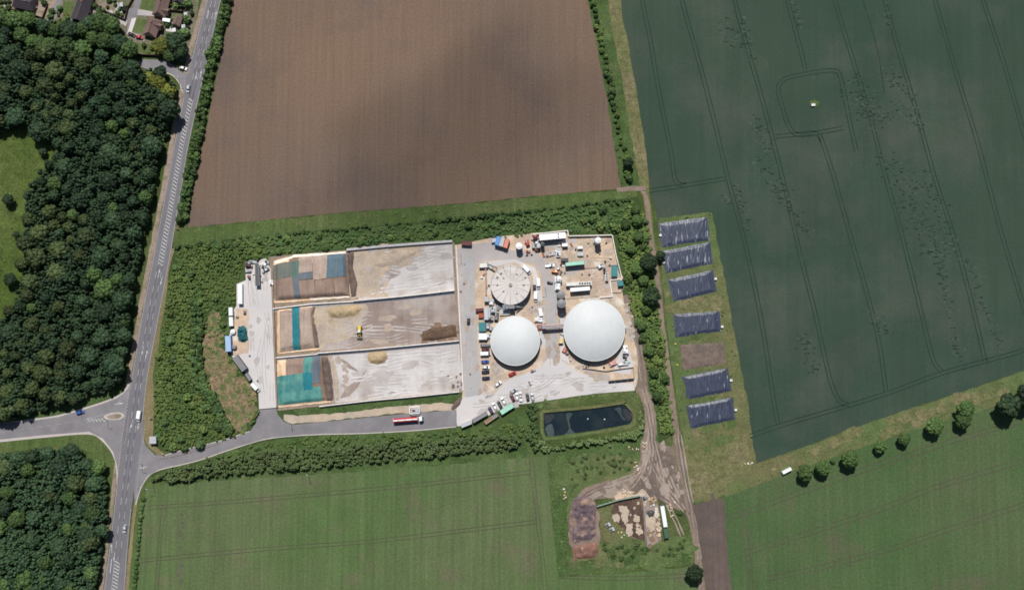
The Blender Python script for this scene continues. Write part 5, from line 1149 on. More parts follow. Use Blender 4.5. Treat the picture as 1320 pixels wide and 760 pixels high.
cyl_tank(690,306,1.3,3.4,'rust','brown tank behind the pipework left of the white building','vertical_tank','tank',top='maroon')
cyl_tank(694,318,1.1,3.6,'silver','slender silver tank in the pipework left of the white building','vertical_tank','tank')
cyl_tank(699,316,1.0,5.4,'grey','grey chimney-like tank below the left end of the white building','flue','flue',top='darkgrey')
# ================================================================ PLANT CLUSTERS: every unit its own thing
def machine(px, py, L, W_, h, ang, k, k2, label, name='plant_unit', cat='machine', kind=0, z=GR):
    p = G(px, py, h*.5); e = empty(name, label, cat, (p.x,p.y,z), R(ang)); b = MB(); b.box(0,0,.15,L,W_,h*.6,0,.94)
    for s in (-1,1):
        for t in (-1,1): b.box(s*L*.42, t*W_*.42, 0, .2, .2, .2)
    b.build('housing', K[k], e)
    c = MB(); c.box(-L*.2,0,.15+h*.6,L*.42,W_*.7,h*.35,0,.8); c.build('cover', K[k2], e)
    d = MB(); d.tube((L*.05,W_*.2,h*.7),(L*.4,W_*.2,h*.7),W_*.13,10); d.tube((L*.4,W_*.2,.2),(L*.4,W_*.2,h*.75),.12,8); d.tube((L*.1,-W_*.25,h*.6),(L*.1,-W_*.25,h*1.1),.16,8); d.build('pipework', K['silver' if k != 'silver' else 'darkgrey'], e)
    return e
MC = [(634,389,4,2.4,2.6,80,'palegrey','white','pale unit between the plant frame and the round tank'),(636,399,3.6,3,3.0,90,'silver','palegrey','silver plant unit left of the tank platform'),
 (646,396,5,3,1.6,0,'palegrey','grey','low grey unit below the round tank'),(651,402,6,3.4,1.4,5,'offwhite','palegrey','flat pale unit between the tank and the smaller dome'),
 (655,398,3,1.6,1.8,0,'white','white','small white box under the tank platform'),(640,408,4.6,2.2,2.4,85,'darkgrey','grey','dark unit beside the smaller dome, uppermost'),(633,410,2.6,2,3.4,0,'silver','darkgrey','tall silver separator left of the smaller dome'),
 (629,420,3.6,2.4,2.4,90,'grey','silver','grey pump unit right of the green container'),(634,424,2.8,2,2.0,0,'darkgrey','silver','dark pump unit touching the smaller dome'),(630,433,2.6,2.2,1.6,0,'silver','white','silver unit right of the white container'),
 (626,445,5.6,1.8,1.4,2,'darkgrey','grey','long dark grey box between white container and parked cars'),
 (692,312,2.6,1.8,2.6,80,'silver','white','silver unit in the pipework by the enclosure entrance'),(688,317,3,1.8,2.4,85,'grey','palegrey','grey unit at the lower left of the enclosure pipework'),(692,322,2.2,1.6,1.8,0,'rust','maroon','brown unit at the bottom of the enclosure pipework'),
 (697,308,2.4,1.8,2.2,0,'darkgrey','maroon','dark unit tight against the left wall of the white building'),
 (680,313,3.4,2.2,2.4,100,'red','rust','bright red machine beside the short white silo'),(681,324,2.4,1.4,1.2,0,'rust','red','small rusty red machine below the bright red one'),
 (711,328,3.4,1.4,1.2,20,'palegrey','silver','pale machine on the orange sand below the white building'),(720,327,2.4,2,2.2,0,'white','darkgrey','white unit with a dark top in the middle of the enclosure'),
 (719,360,3.6,3.4,3.4,88,'white','palegrey','white gas upgrading unit right of the yard road end'),(719,369,4.4,2.8,3.0,88,'white','white','white unit directly above the dark vertical tanks'),
 (722,362,2.2,1.8,3.2,0,'grey','navy','grey unit with a dark top behind the white ones'),(709,364,3.2,1.1,1.6,-10,'black','darkgrey','small black machine at the yard road edge'),
 (774,343,3.2,2.2,2.0,30,'silver','white','silver pump set at the end of the thin pipe'),(779,345,2,1.4,2.6,90,'palegrey','darkgrey','pale unit left of the bunded tank'),(780,350,1.6,1.6,1.6,0,'darkgrey','black','tiny dark unit on the narrow white unit'),
 (694,412,4.6,2.4,1.8,0,'white','offwhite','white ribbed unit left of the pipe bridge'),(698,421,4.6,3,1.6,10,'rust','grey','brown unit under the left end of the pipe bridge'),
 (723,440,2.4,2.6,2.2,90,'yellow','offwhite','pale yellow unit on the left of the large dome'),(728,451,3,2,1.4,60,'rust','salmon','rusty unit left below the pale yellow one'),(731,455,1.8,1.4,1.4,30,'grey','rust','small grey and rust unit closest to the large dome foot'),
 (806,450,2.6,4.4,2.2,0,'white','white','white unit right of the large dome'),(805.5,459,2.4,1.6,1.6,0,'darkgrey','darkgrey','dark grey box under the white unit right of the large dome'),
 (790,468,4,2.4,1.8,25,'salmon','palegrey','pinkish unit at the lower right foot of the large dome'),(803,469,6,1.6,1.4,8,'palegrey','white','long pale unit in the corner below the large dome'),(809,466,3,1.4,1,8,'mint','silver','mint coloured unit in the right corner below the large dome'),
 (687,477,3,1.4,1.2,30,'palegrey','rust','small pale and rust unit under the smaller dome'),
 (320,341,3.4,2.8,2.4,10,'black','maroon','dark red machine at the top left of the west yard'),(326,337.5,4.6,1.6,1.4,0,'palegrey','grey','grey unit at the top of the west yard'),(320,350,3.4,1.2,1.2,0,'darkgrey','silver','low dark unit below the dark red machine'),
 (340,342,2.8,2.2,1.8,70,'white','darkgrey','white and dark unit at the top right of the west yard'),(344.5,338,2.0,1.8,1.4,0,'palegrey','black','small pale unit at the very top right of the west yard'),(344,347,2.4,1.8,1.4,30,'darkgrey','white','dark unit at the right edge of the west yard top'),(340,350,1.8,1.2,1.2,60,'navy','silver','small navy unit in the clutter at the top of the west yard'),
 (350,364,2,2.6,1.8,0,'white','white','white unit against the stained wall of the west yard'),(321,356,1.8,1.2,1,0,'rust','rust','little rusty box on the west yard'),(315.4,402.5,1.4,2,1.4,0,'navy','grey','small dark box beside the two white containers'),
 (306,408.6,1.4,1,.8,0,'darkgrey','black','tiny dark box right of the lower white container')]
for a in MC: machine(*a[:9])
# plant frame (conveyor / feeder) and hoppers
def conveyor(p0, p1, z0, z1, w_, k, label, name='conveyor'):
    a, b = G(*p0, z0+GR), G(*p1, z1+GR); e = empty(name, label, 'conveyor', (a.x, a.y, GR)); o = Vector((a.x, a.y, GR)); a = a-o; b = b-o
    m_ = MB(); d = (b-a); u = Vector((-d.y, d.x, 0)).normalized()*w_/2; m_.add([a-u,b-u,b+u,a+u]+[x+Vector((0,0,.35)) for x in (a-u,b-u,b+u,a+u)],[(3,2,1,0),(4,5,6,7),(0,1,5,4),(1,2,6,5),(2,3,7,6),(3,0,4,7)]); m_.build('belt', K[k], e)
    for s in (-1,1):
        r = MB(); r.tube(a+u*s+Vector((0,0,.5)), b+u*s+Vector((0,0,.5)), .08, 6); r.build('side_rail', K['silver'], e)
    for t in (.1,.5,.9):
        q = a.lerp(b, t); l = MB(); 
        for s in (-1,1): l.box((q+u*s).x,(q+u*s).y,-.1,.15,.15,max(.2,q.z))
        l.build('leg', K['grey'], e)
conveyor((331.5,340),(332,368), 2.0, 2.6, 2.2, 'darkgrey', 'long dark conveyor standing at the top of the west yard')
conveyor((626.5,396),(627,412), 3.4, 3.4, 2.0, 'silver', 'silver grey conveyor beside the stack of plant units')
conveyor((630.5,397),(631,411), 3.0, 3.0, .9, 'palegrey', 'narrow pale conveyor right of the silver one')
conveyor((628.5,340.5),(641,345.5), 2.4, 3.6, .7, 'darkgrey', 'dark inclined feed screw from hopper to round tank', 'feed_screw')
conveyor((626,346),(626.5,380), 1.0, 1.0, .5, 'rust', 'thin brown conveyor along the sand strip', 'feed_screw')
open_box([(617.5,338.5),(628.5,338),(628.6,344.5),(617.6,345)], 2.2, 'palegrey', 'pale open feed hopper above the sand strip', 0, 'feed_hopper', 'hopper', 'offwhite')
open_box([(616.8,403),(624,403),(624,409.5),(616.8,409.5)], 1.6, 'rust', 'brown open hopper left of the silver conveyor', 0, 'feed_hopper', 'hopper', 'rust')
open_box([(633.6,307),(640.5,305.8),(640,312),(633,313)], 1.6, 'blue', 'blue open skip of junk left of the bright blue container', 0, 'junk_skip', 'skip', 'palegrey')
# pipe bridge across the yard road
def pipe_bridge():
    a, b = G(699,421.5,4.2), G(727,419.5,4.2); e = empty('pipe_bridge','pipe bridge crossing the yard road between the two domes','pipe bridge',(a.x,a.y,GR)); d = Vector((b.x-a.x,b.y-a.y,0))
    for o in (-.7,0,.7): q = MB(); q.tube((0,o,4),(d.x,d.y+o,4),.22,8); q.build('pipe', K['palegrey'], e)
    q = MB(); q.bar((0,0,3.6),(d.x,d.y,3.6),2.2,.15); q.build('deck', K['salmon'], e)
    for t in (0,1):
        for s in (-.9,.9): q = MB(); q.box(d.x*t,d.y*t+s,0,.2,.2,3.7); q.build('leg', K['grey'], e)
pipe_bridge()
def pipe(pts, r, h, label, k='grey', name='pipeline'):
    P = [G(a[0], a[1], h) for a in pts]; e = empty(name, label, 'pipe', (P[0].x,P[0].y,0)); o = Vector((P[0].x,P[0].y,0)); m_ = MB()
    for a, b in zip(P, P[1:]): m_.tube(a-o, b-o, r, 8)
    m_.build('pipe', K[k], e); q = MB()
    for p in P: q.box((p-o).x,(p-o).y,0,.15,.15,h)
    q.build('support', K['darkgrey'], e)
pipe([(753.5,345.5),(762,345),(771,344)], .12, .8, 'thin pipe from the green container to the silver pump set', 'rust')
pipe([(728,384),(750,382.5),(772,381)], .1, 1.0, 'thin fence-like pipe along the bottom of the sandy enclosure', 'grey')
pipe([(721,411),(722,430),(726,432)], .15, .8, 'thin pipe down the left side of the large dome')
pipe([(777.5,342),(778,361)], .14, .8, 'grey pipe left of the narrow white cooling unit')

# teal tarpaulin pile
tag(mound('tarpaulin_pile', [(307,421),(314,419.5),(318,423),(319,430),(320,438),(316,441),(308,440),(306,432)], 1.3, netmat('tarpaulin', (24,78,86), (34,88,92)), 1.4, .45, .5, .7, z0=.15), 'crumpled dark teal tarpaulin pile on the west yard', 'tarpaulin')

# ================================================================ VEHICLES
VE = [(604,413,88,'navy','dark car driving on the yard road beside the middle bay','hatch'),
 (626,455.5,2,'white','white van parked at the top of the car line','van'),(626,450.5,0,'maroon','dark red car parked above the white van','hatch'),(625.5,466,4,'blue','bright blue car in the line beside the smaller dome','hatch'),
 (626.5,473,0,'white','white car between the bright blue and the dark cars in the line','hatch'),(626,479,4,'navy','dark car in the line, directly under the white one','hatch'),(626.5,487,4,'navy','dark car lowest in the line beside the smaller dome','hatch'),
 (642,494.5,36,'white','white car parked aslant between the car line and the red car','hatch'),(660.5,481.5,24,'red','bright red car under the smaller dome','hatch'),
 (662,503.5,34,'palegrey','grey car in the open part of the lower yard','hatch'),(632.5,528.5,118,'purple','dark purple car first of the slanting parking row','hatch'),(637.5,523.5,118,'white','white car second of the slanting parking row','hatch'),
 (644,521,118,'darkgrey','dark grey car third of the slanting parking row','hatch'),(649,516.5,118,'white','white car fourth of the slanting parking row','hatch'),(660.5,512.5,118,'maroon','dark red car alone right of the slanting row','hatch'),
 (666.5,511,95,'white','white car by the yard edge, left of the white pair','hatch'),(671,510.5,95,'offwhite','off white pickup by the yard edge, right of the white car','pickup'),(680,511.5,100,'darkgrey','dark grey car beside the silver one at the yard edge','hatch'),(686.5,511.5,98,'silver','silver car at the right end of the yard edge parking','hatch'),
 (679,347.5,-48,'white','white van parked aslant beside the round concrete tank','van'),(694,365.5,-88,'white','white van on the yard road right of the concrete tank','van'),(689,372,-88,'navy','dark car between the concrete tank and the white vans','hatch'),
 (690.3,382,-90,'white','long white van lowest beside the concrete tank','van'),(697,404,-80,'white','white van beside the yard road between tank and pipe bridge','van'),
 (709,342,2,'white','white pickup with a dark load in the enclosure','pickup'),
 (329.5,499,-47,'white','white van at the foot of the slanting yard edge','van'),
 (179.2,536,-97,'white','white van on the main road beside the junction island','van'),(160.8,681,-97,'silver','silver car on the lower main road','hatch'),(103.5,531,17,'blue','dark blue car waiting on the left side road','hatch'),(242.5,114.5,-97,'silver','silver car on the main road at the top junction','hatch'),(236.5,88,-18,'white','white car leaving the small road at the top junction','hatch'),
 (170,44.5,-22,'black','black car on the drive of the lowest house','hatch'),(180,48,-10,'red','red car beside the lowest house','hatch'),(217,27.5,-10,'white','white van between the houses and the small garage','van'),(44,6.5,-60,'white','white car on the drive at the top left','hatch'),(95,26,-70,'silver','silver car behind the big dark roofed house','hatch')]
for x, y, a, k, lb, kd in VE: car(x, y, a, k, lb, kd)
def tanker():
    p = G(526, 540.5, 1.6); e = empty('tanker_lorry','red and white tanker lorry on the site road','lorry',(p.x,p.y,.15),R(4.5))
    b = MB(); b.tube((-7.8,0,2.15),(5.2,0,2.15),1.22,24); b.build('tank', K['red'], e, smooth=False)
    for x, w_ in ((-7.8,.25),(5.2,.25)): q = MB(); q.tube((x-.05,0,2.15),(x+.1,0,2.15),1.28,24); q.build('band', K['offwhite'], e)
    q = MB(); q.box(-1.3,0,3.34,12.6,.62,.08); q.build('catwalk', K['white'], e)
    for x in (-5,-1.5,2.5): q = MB(); q.cyl(x,0,3.42,3.62,.3,n=12); q.build('manhole', K['silver'], e)
    c = MB(); c.box(-1,0,.85,14.5,1.0,.25); c.build('chassis', K['darkgrey'], e)
    c = MB(); c.loft([ring(5.9,1.2,.5,2.9),ring(6.4,1.22,.5,3.2),ring(7.6,1.22,.5,3.1),ring(8.1,1.18,.5,1.9),ring(8.2,1.1,.5,1.2)]); c.build('cab', K['white'], e)
    g_ = MB(); g_.add([(7.66,-1.05,3.0),(7.66,1.05,3.0),(8.16,1.05,1.95),(8.16,-1.05,1.95)],[(0,3,2,1)]); g_.build('windscreen', K['glass'], e)
    for x in (-6.6,-5.3,-4.0,4.2,7.2):
        for s in (-1,1): wheel(x, s*1.0, .5, .32, e)
    for s in (-1,1): h = MB(); h.box(8.22,s*.85,.8,.08,.3,.2); h.build('headlight', K['lamp'], e)
tanker()
def gantry():
    p = G(534.5,528,1.5); e = empty('weigh_cabin','small white framed open cabin beside the tanker lorry','cabin',(p.x,p.y,.15),R(4))
    f = MB()
    for s in (-1,1): f.box(0,s*1.8,2.4,5.2,.45,.2); f.box(s*2.5,0,2.4,.4,3.2,.2)
    f.build('roof_frame', K['white'], e)
    for s in (-1,1):
        for t in (-1,1): q = MB(); q.box(s*2.4,t*1.7,0,.18,.18,2.4); q.build('post', K['white'], e)
    q = MB(); q.box(0,-.2,0,3.6,2.2,1.7); q.build('body', K['palegrey'], e); q = MB(); q.box(-.5,-.3,1.7,1.6,.9,.3); q.build('equipment', K['maroon'], e)
gantry()
def loader(px, py, ang, k, label, s=1.0):
    p = G(px, py, 1); e = empty('wheel_loader', label, 'loader', (p.x,p.y,GR), R(ang))
    b = MB(); b.box(-1.6*s,0,.9,3.0*s,1.9*s,1.0,0,.92); b.box(1.0*s,0,.8,1.8*s,1.3*s,.7); b.build('body', K[k], e)
    c = MB(); c.box(-.1*s,0,1.8,1.5*s,1.5*s,1.2,0,.88); c.build('cab', K['glass'], e); c = MB(); c.box(-.1*s,0,3.0,1.5*s,1.5*s,.12); c.build('cab_roof', K['offwhite'], e)
    a = MB(); 
    for t in (-1,1): a.bar((1.0*s,t*.5*s,1.5),(3.2*s,t*.5*s,.7),.2,.25)
    a.build('lift_arm', K[k], e); u = MB(); u.box(3.7*s,0,.1,1.0*s,2.9*s,1.0,0,.8,1); u.build('bucket', K['darkgrey'], e)
    for x in (-1.7*s,1.3*s):
        for t in (-1,1): wheel(x, t*1.15*s, .75*s, .5*s, e)
loader(463.5,427,-88,'yellow','yellow wheel loader with its bucket down in the middle bay',1.0)
loader(716.5,350,-12,'orange','orange wheel loader between the enclosure units and the yard road',.75)
# ================================================================ HOUSES
mroof = {'brown': ground('brown_tiles', lin((118,98,92)), lin((100,84,80)), None, mid=.8, fine=3, vmid=.1, vfine=.12, seed=1), 'dark': ground('dark_tiles', lin((72,66,72)), lin((62,58,64)), None, mid=.8, fine=3, vmid=.1, vfine=.12)}
mbrick = plain('brickwork', lin((146,104,86)), .9, v=.15, scale=2)
def house(px, py, L, W_, ang, k, label, wh=2.8, rh=2.4, hip=0.0, name='house', cat='house', chimney=True, cross=None):
    p = G(px, py, wh); e = empty(name, label, cat, (p.x,p.y,0), R(ang)); b = MB(); b.box(0,0,0,L-.8,W_-.8,wh)
    if hip == 0:
        for s in (-1,1): x = s*(L/2-.42); b.add([(x,-W_/2+.5,wh),(x,W_/2-.5,wh),(x,0,wh+rh-.25),(x-s*.2,-W_/2+.5,wh),(x-s*.2,W_/2-.5,wh),(x-s*.2,0,wh+rh-.25)],[(0,1,2),(5,4,3),(0,2,5,3),(1,4,5,2),(0,3,4,1)])
    b.build('wall', mbrick, e)
    r = MB(); l2, w2, hx = L/2, W_/2, L/2-hip; t = .18
    r.add([(-l2,-w2,wh),(l2,-w2,wh),(l2,w2,wh),(-l2,w2,wh),(-hx,0,wh+rh),(hx,0,wh+rh)],[(0,1,5,4),(2,3,4,5),(1,2,5),(3,0,4),(3,2,1,0)])
    rf = r.build('roof', mroof[k], e)
    q = MB(); q.bar((-hx,0,wh+rh-.06),(hx,0,wh+rh-.06),.3,.16); q.build('ridge_tiles', K['fencewood' if k == 'brown' else 'darkgrey'], rf)
    if cross:
        r = MB(); cx, cw, cl = cross; r.add([(cx-cw/2,0,wh+.02),(cx+cw/2,0,wh+.02),(cx+cw/2,-cl,wh+.02),(cx-cw/2,-cl,wh+.02),(cx,0,wh+rh*.8),(cx,-cl,wh+rh*.8)],[(0,3,5,4),(2,1,4,5),(3,2,5),(0,4,1),(0,1,2,3)]); r.build('gable_roof', mroof[k], e)
        b2 = MB(); b2.box(cx,-cl/2-W_/4,0,cw-.8,cl-W_/2-.6,wh); b2.build('wing', mbrick, e)
    if chimney: q = MB(); q.box(L*.2,.3,wh+rh*.6,.7,.7,1.5); q.cyl(L*.2,.3,wh+rh*.6+1.5,wh+rh*.6+1.8,.16,n=8); q.build('chimney', mbrick, rf)
    for x in (-L*.28,L*.28):
        for s in (-1,1):
            wv = MB(); wv.box(x,s*(W_/2-.38),1.0,1.5,.1,1.1); o = wv.build('window', K['white'], e); g_ = MB(); g_.box(x,s*(W_/2-.31),1.08,1.3,.04,.94); g_.build('pane', K['glass'], o)
    d = MB(); d.box(0,-(W_/2-.38),0,.95,.1,2.05); d.build('door', K['white'], e)
M['mixgarden'] = ground('garden_mixed', (.10,.11,.06), (.17,.15,.11), (.24,.20,.17), big=.12, mid=.4, fine=1.3, vfine=.3, vmid=.25, seed=19)
ga = sheet('garden_ground', [(-40,-60),(262,-60),(252,40),(243,72),(236,80),(215,76),(180,70),(165,50),(150,30),(120,28),(95,30),(75,26),(60,30),(40,22),(0,14),(-40,10)], Z, M['mixgarden'])
sheet('residential_street', [(74,-60),(84,-60),(81,0),(70,30),(60,29),(68,0)], Z*3, M['asphalt2'])
sheet('residential_street', [(184,-60),(196,-60),(183,0),(177,20),(172,30),(166,45),(163,44),(165,30),(162,12),(172,10),(174,0)], Z*3, M['asphalt2'])
sheet('driveway', [(178,12),(202,16),(201,21),(177,20)], Z*3.5, M['concroad']); sheet('driveway', [(164,44),(170,24),(176,23),(170,42),(186,48),(186,53),(168,48)], Z*3.5, M['concrete'])
sheet('driveway', [(60,0),(74,0),(60,24),(40,18),(44,4)], Z*3.2, M['footway'])
for q in ([(184,-20),(206,-20),(198,15),(180,12)],[(176,24),(190,26),(186,44),(170,41)],[(176,55),(208,60),(214,72),(190,72),(174,62)],[(226,14),(237,16),(236,22),(224,20)],[(48,6),(62,8),(59,17),(52,15)],[(82,2),(96,4),(92,20),(80,16)]):
    sheet('garden_lawn', q, Z*2.5, M['verge'], jag=.4)
sheet('garden_patio', [(120,6),(142,2),(160,12),(158,24),(140,22),(118,16)], Z*2.2, M['footway'], jag=.5); sheet('garden_patio', [(214,32),(226,35),(224,42),(214,40)], Z*2.6, M['concrete']); sheet('artificial_lawn', [(224,38),(237,40),(236,46),(223,43)], Z*2.7, M['verge'])
house(106,11,14.5,8.4,72,'dark','big dark roofed bungalow between the two cul-de-sacs',2.8,2.6)
house(196,35.5,10.4,7.6,74,'brown','brown roofed house lowest on the right, beside the red car',2.7,2.5,1.8,cross=(1.5,3.6,5.2))
house(208,8,12,7.6,76,'brown','brown roofed house directly above the lowest one',2.7,2.5,1.8,cross=(-2.5,4,5))
house(31,3,12,8,-12,'dark','dark roofed house at the top left corner of the photo',2.8,2.6,1.5)
house(233,-4,9,7,70,'dark','dark roofed house at the top edge nearest the main road',2.6,2.2,1.5)
house(228.5,27,5.8,4.6,72,'brown','small brown roofed garage behind the two brown houses',2.2,1.0,.8,'garage','garage',False)
for x, y, a, lb in ((156,6,70,'pale garden shed beside the upper cul-de-sac'),(239,18,65,'small pale shed at the road side garden corner'),(236,34,60,'narrow pale greenhouse-like shed right of the garage'),(224,38.5,75,'white roofed summer house below the garage')):
    container([(x-2.2,y-2),(x+2.2,y-2.6),(x+2.6,y+2.4),(x-1.8,y+2.8)], 2.2, 'palegrey', lb, 'garden_shed', 'shed', roof='offwhite' if 'white' in lb else 'palegrey')
def garden_wall(pts, h, label, k='fencewood', name='garden_fence', t=.15):
    P = [G(a[0], a[1]) for a in pts]; e = empty(name, label, 'fence', (P[0].x,P[0].y,0)); o = P[0]; b = MB(); q = MB()
    for a, c in zip(P, P[1:]):
        b.bar(a-o+Vector((0,0,.05)), c-o+Vector((0,0,.05)), t, h); n = max(1, int((c-a).length/2.4))
        for i in range(n+1): s = (a-o).lerp(c-o, i/n); q.box(s.x,s.y,0,.24,.24,h+.15)
    b.build('panel', K[k], e); q.build('posts', K[k], e)
garden_wall([(120,8),(162,26),(166,10),(174,-4)], 1.8, 'brown garden fence round the long back gardens')
garden_wall([(15,13),(30,15),(56,24),(62,8)], 1.7, 'dark garden fence above the tree belt at the top left')
garden_wall([(178,71),(200,72),(222,76)], 1.9, 'brick boundary wall along the closed side road', 'fencewood', 'boundary_wall', .3)
garden_wall([(205,22),(212,18),(222,14),(240,16),(244,-6)], 1.7, 'fence behind the brown roofed houses')
for x, y, r, k, lb in ((86,20,1.6,'yellow','golden bush beside the dark roofed bungalow'),(243,6,3.2,'green','leafy bush at the top beside the main road footway'),(236,6,2.6,'green','leafy bush in the upper road side garden'),(228,8,2.4,'scrub','bush between the top house and the garage'),(242,26,2.6,'scrubdark','dark hedge bush right of the garage'),(240,44,2.8,'scrubdark','dark hedge bush below the road side shed'),(78,12,2.0,'scrubdark','dark bush beside the residential street'),(58,4,2.2,'scrubdark','dark bush at the top of the left drive'),(226,50,3.0,'dark','dark conifer-like bush in the lowest garden')):
    shrub(G(x, y), r, k, lb, None, h=r*1.3)

g = random.Random(77)
for ar, n_, lb in (([(210,-10),(244,-10),(240,40),(232,48),(214,44),(216,20)],26,'garden bush crowded behind the brown roofed houses'),([(118,0),(165,0),(160,26),(125,14)],16,'garden bush in the long back gardens between the cul-de-sacs'),([(0,0),(16,2),(14,14),(0,12)],6,'garden bush at the top left corner'),([(62,14),(98,18),(92,30),(62,32)],9,'garden bush below the dark roofed bungalow'),([(236,40),(244,10),(250,10),(240,60),(228,66)],14,'bush in the thick garden edge beside the main road footway'),([(178,58),(208,62),(206,74),(180,70)],5,'bush on the grass below the lowest house')):
    for p, r in scatter([ar], (.8,1.9), n_, (), n_): shrub(p, r, g.choice(['green','scrubdark','dark','scrub']), lb, lb.replace('bush','bushes'), h=r*1.3)
blobs('garden_patches', [(112,2),(165,8),(160,28),(118,18)], 16, (.6,2.4), M['concroad'], Z*3.0, 180, 1.5, 110); blobs('garden_patches', [(212,10),(240,10),(236,50),(214,44)], 10, (.6,1.8), M['concroad'], Z*3.1, 181); blobs('garden_patches', [(0,0),(60,0),(52,22),(0,12)], 12, (.8,2.4), M['footway'], Z*3.0, 182)
# roadside kiosk
container([(192.2,562.6),(201,562),(201,571.6),(192.4,571.6)], 2.6, 'palegrey', 'grey roofed roadside kiosk at the site road corner', name='kiosk', cat='kiosk', z=.05, hatch=True)
# street lamps and posts (tall, thin)
def lamp(px, py, h, label, ang=0, name='street_lamp', cat='street lamp', k='grey'):
    p = G(px, py); e = empty(name, label, cat, (p.x,p.y,.05), R(ang)); b = MB(); b.cyl(0,0,0,h,.11,.07,8); b.tube((0,0,h),(1.3,0,h+.25),.06,6); b.build('pole', K[k], e); q = MB(); q.box(1.6,0,h+.2,.8,.3,.14); q.build('lamp_head', K['silver'], e)
for x, y, a, lb in ((139,541,0,'street lamp on the traffic island'),(231,104,0,'street lamp at the small road mouth'),(183,598,0,'street lamp at the site road mouth'),(199,628,180,'street lamp at the lower field corner'),(399,614,90,'lamp post on the lower edge of the shelter belt'),(376,546,90,'lamp post at the start of the site road bank'),(594,330,0,'lamp post at the top of the yard road'),(703,372,180,'lamp post beside the yard road right of the concrete tank')): lamp(x, y, 7, lb, a)
def sign(px, py, ang, label, h=2.4, k='offwhite'):
    p = G(px, py); e = empty('road_sign', label, 'sign', (p.x,p.y,.05), R(ang)); b = MB()
    for s in (-.5,.5): b.cyl(0,s,0,h,.05,n=6)
    b.build('posts', K['grey'], e); q = MB(); q.box(.06,0,h-1.1,.05,1.5,1.1); q.build('plate', K[k], e)
for x, y, a, lb in ((195,538,90,'white sign on the verge above the kiosk'),(229,294,80,'white sign where the hedge ends at the main road'),(211,584,40,'small sign at the site road gate'),(786,574,90,'white board on the lower pond bank')): sign(x, y, a, lb)
# chalk-white scraps: trough in the big crop field
p = G(1048,134); o = mound('grass_patch', [(1043,131),(1050,129),(1056,132),(1055,137),(1046,138)], .3, M['verge'], 1, .5, z0=.05); tag(o, 'small green patch in the middle of the tracked square', 'grass patch')
open_box([(1046,133.4),(1051,133),(1051,136.4),(1046,136.8)], 1.0, 'offwhite', 'pale trough in the middle of the tracked square of the big crop field', 0, 'trough', 'trough', 'offwhite', z=.2)
# fences: post and rail along the farm track
def fence(pts, label, h=1.2):
    P = [G(a[0], a[1]) for a in smooth_path(pts)]; e = empty('wire_fence', label, 'fence', (P[0].x,P[0].y,0)); o = P[0]; b = MB(); acc = 9
    for a, c in zip(P, P[1:]):
        acc += (c-a).length
        if acc > 2.5: acc = 0; b.box((a-o).x,(a-o).y,0,.14,.14,h)
    b.build('posts', K['tan'], e); q = MB()
    for a, c in zip(P, P[1:]):
        for hh in (.5,1.0): q.tube(a-o+Vector((0,0,hh)), c-o+Vector((0,0,hh)), .04, 4)
    q.build('rails', K['tan'], e)
fence([(818,140),(823,170),(827,205)], 'pale post and wire fence beside the farm track, upper run'); fence([(829,250),(833,285),(837,310)], 'pale post and wire fence beside the farm track, lower run')
fence([(206,590),(230,586),(262,577),(285,570)], 'dark fence line between the scrub and the site road'); 
# ================================================================ MANURE WORKS AT THE BOTTOM
M['manure'] = ground('manure', (.10,.068,.05), (.075,.05,.04), (.14,.10,.07), big=.1, fine=1.5, vfine=.4, vmid=.2)
sheet('manure_yard', [(790,642),(826,636),(846,640),(850,700),(832,702),(828,700),(815,692),(800,676),(789,660)], Z*3.6, M['brownstain'], jag=.5)
sheet('concrete_pad', [(828,640),(848,641),(852,700),(836,708),(832,700)], Z*3.9, M['clampbrown'], jag=.6)
blobs('pad_dirt', [(829,641),(848,642),(851,700),(836,704)], 34, (.4,1.8), M['brownstain'], Z*4.3, 170)
blobs('pad_dirt', [(829,641),(848,642),(851,690),(834,690)], 22, (.3,1.4), M['sandpad'], Z*4.9, 171)
sheet('rubble_spread', [(792,634),(826,630),(846,636),(848,643),(828,639),(794,646)], Z*3.8, M['sandpad'], jag=.8)
blobs('pale_spill_bits', [(794,652),(824,646),(828,695),(812,684),(798,670)], 12, (.3,1.3), M['dust'], .35, 140)
for q in ([(801,651),(809,654),(812,664),(808,674),(802,668),(799,658)],[(808,674),(815,672),(818,680),(812,690),(806,684)],[(818,662),(826,664),(824,670),(819,670)],[(791,664),(796,664),(797,672),(792,670)],[(818,678),(826,680),(828,686),(820,685)],[(832,668),(842,662),(846,676),(838,684),(832,678)]):
    sheet('pale_spill', q, .36, M['dust'], smooth=True, jag=1.8)
clamp_wall([(769,652),(797,643.5),(825,638)], 2.0, 'long green topped wall across the manure store', 0, .5, 'store_wall', mat=K['greywall'])
clamp_wall([(827,639),(831,668),(834,704)], 1.8, 'dark grey wall on the right of the manure store', 0, .5, 'store_wall', mat=K['grey'])
mash = ground('ash', lin((108,92,94)), lin((84,74,82)), lin((138,116,104)), big=.09, mid=.3, fine=1.4, vfine=.35, vmid=.3, c_at=(.5,.6), seed=3)
tag(mound('ash_heap', [(737,640),(752,634),(766,640),(771,655),(771,690),(764,697),(750,700),(737,703),(732,690),(731,660)], .9, mash, 5, .6, .5, .5), 'long purple grey ash heap left of the manure store', 'heap')
mred = ground('red_earth', lin((132,100,86)), lin((112,84,74)), lin((158,130,116)), big=.12, mid=.4, fine=1.3, vfine=.25, vmid=.2)
tag(mound('earth_heap', [(737,704),(752,699),(770,697),(773,708),(770,720),(755,721),(739,722)], 1.3, mred, 2.5, .6, .2, .4), 'square reddish earth heap at the foot of the ash heap', 'heap')
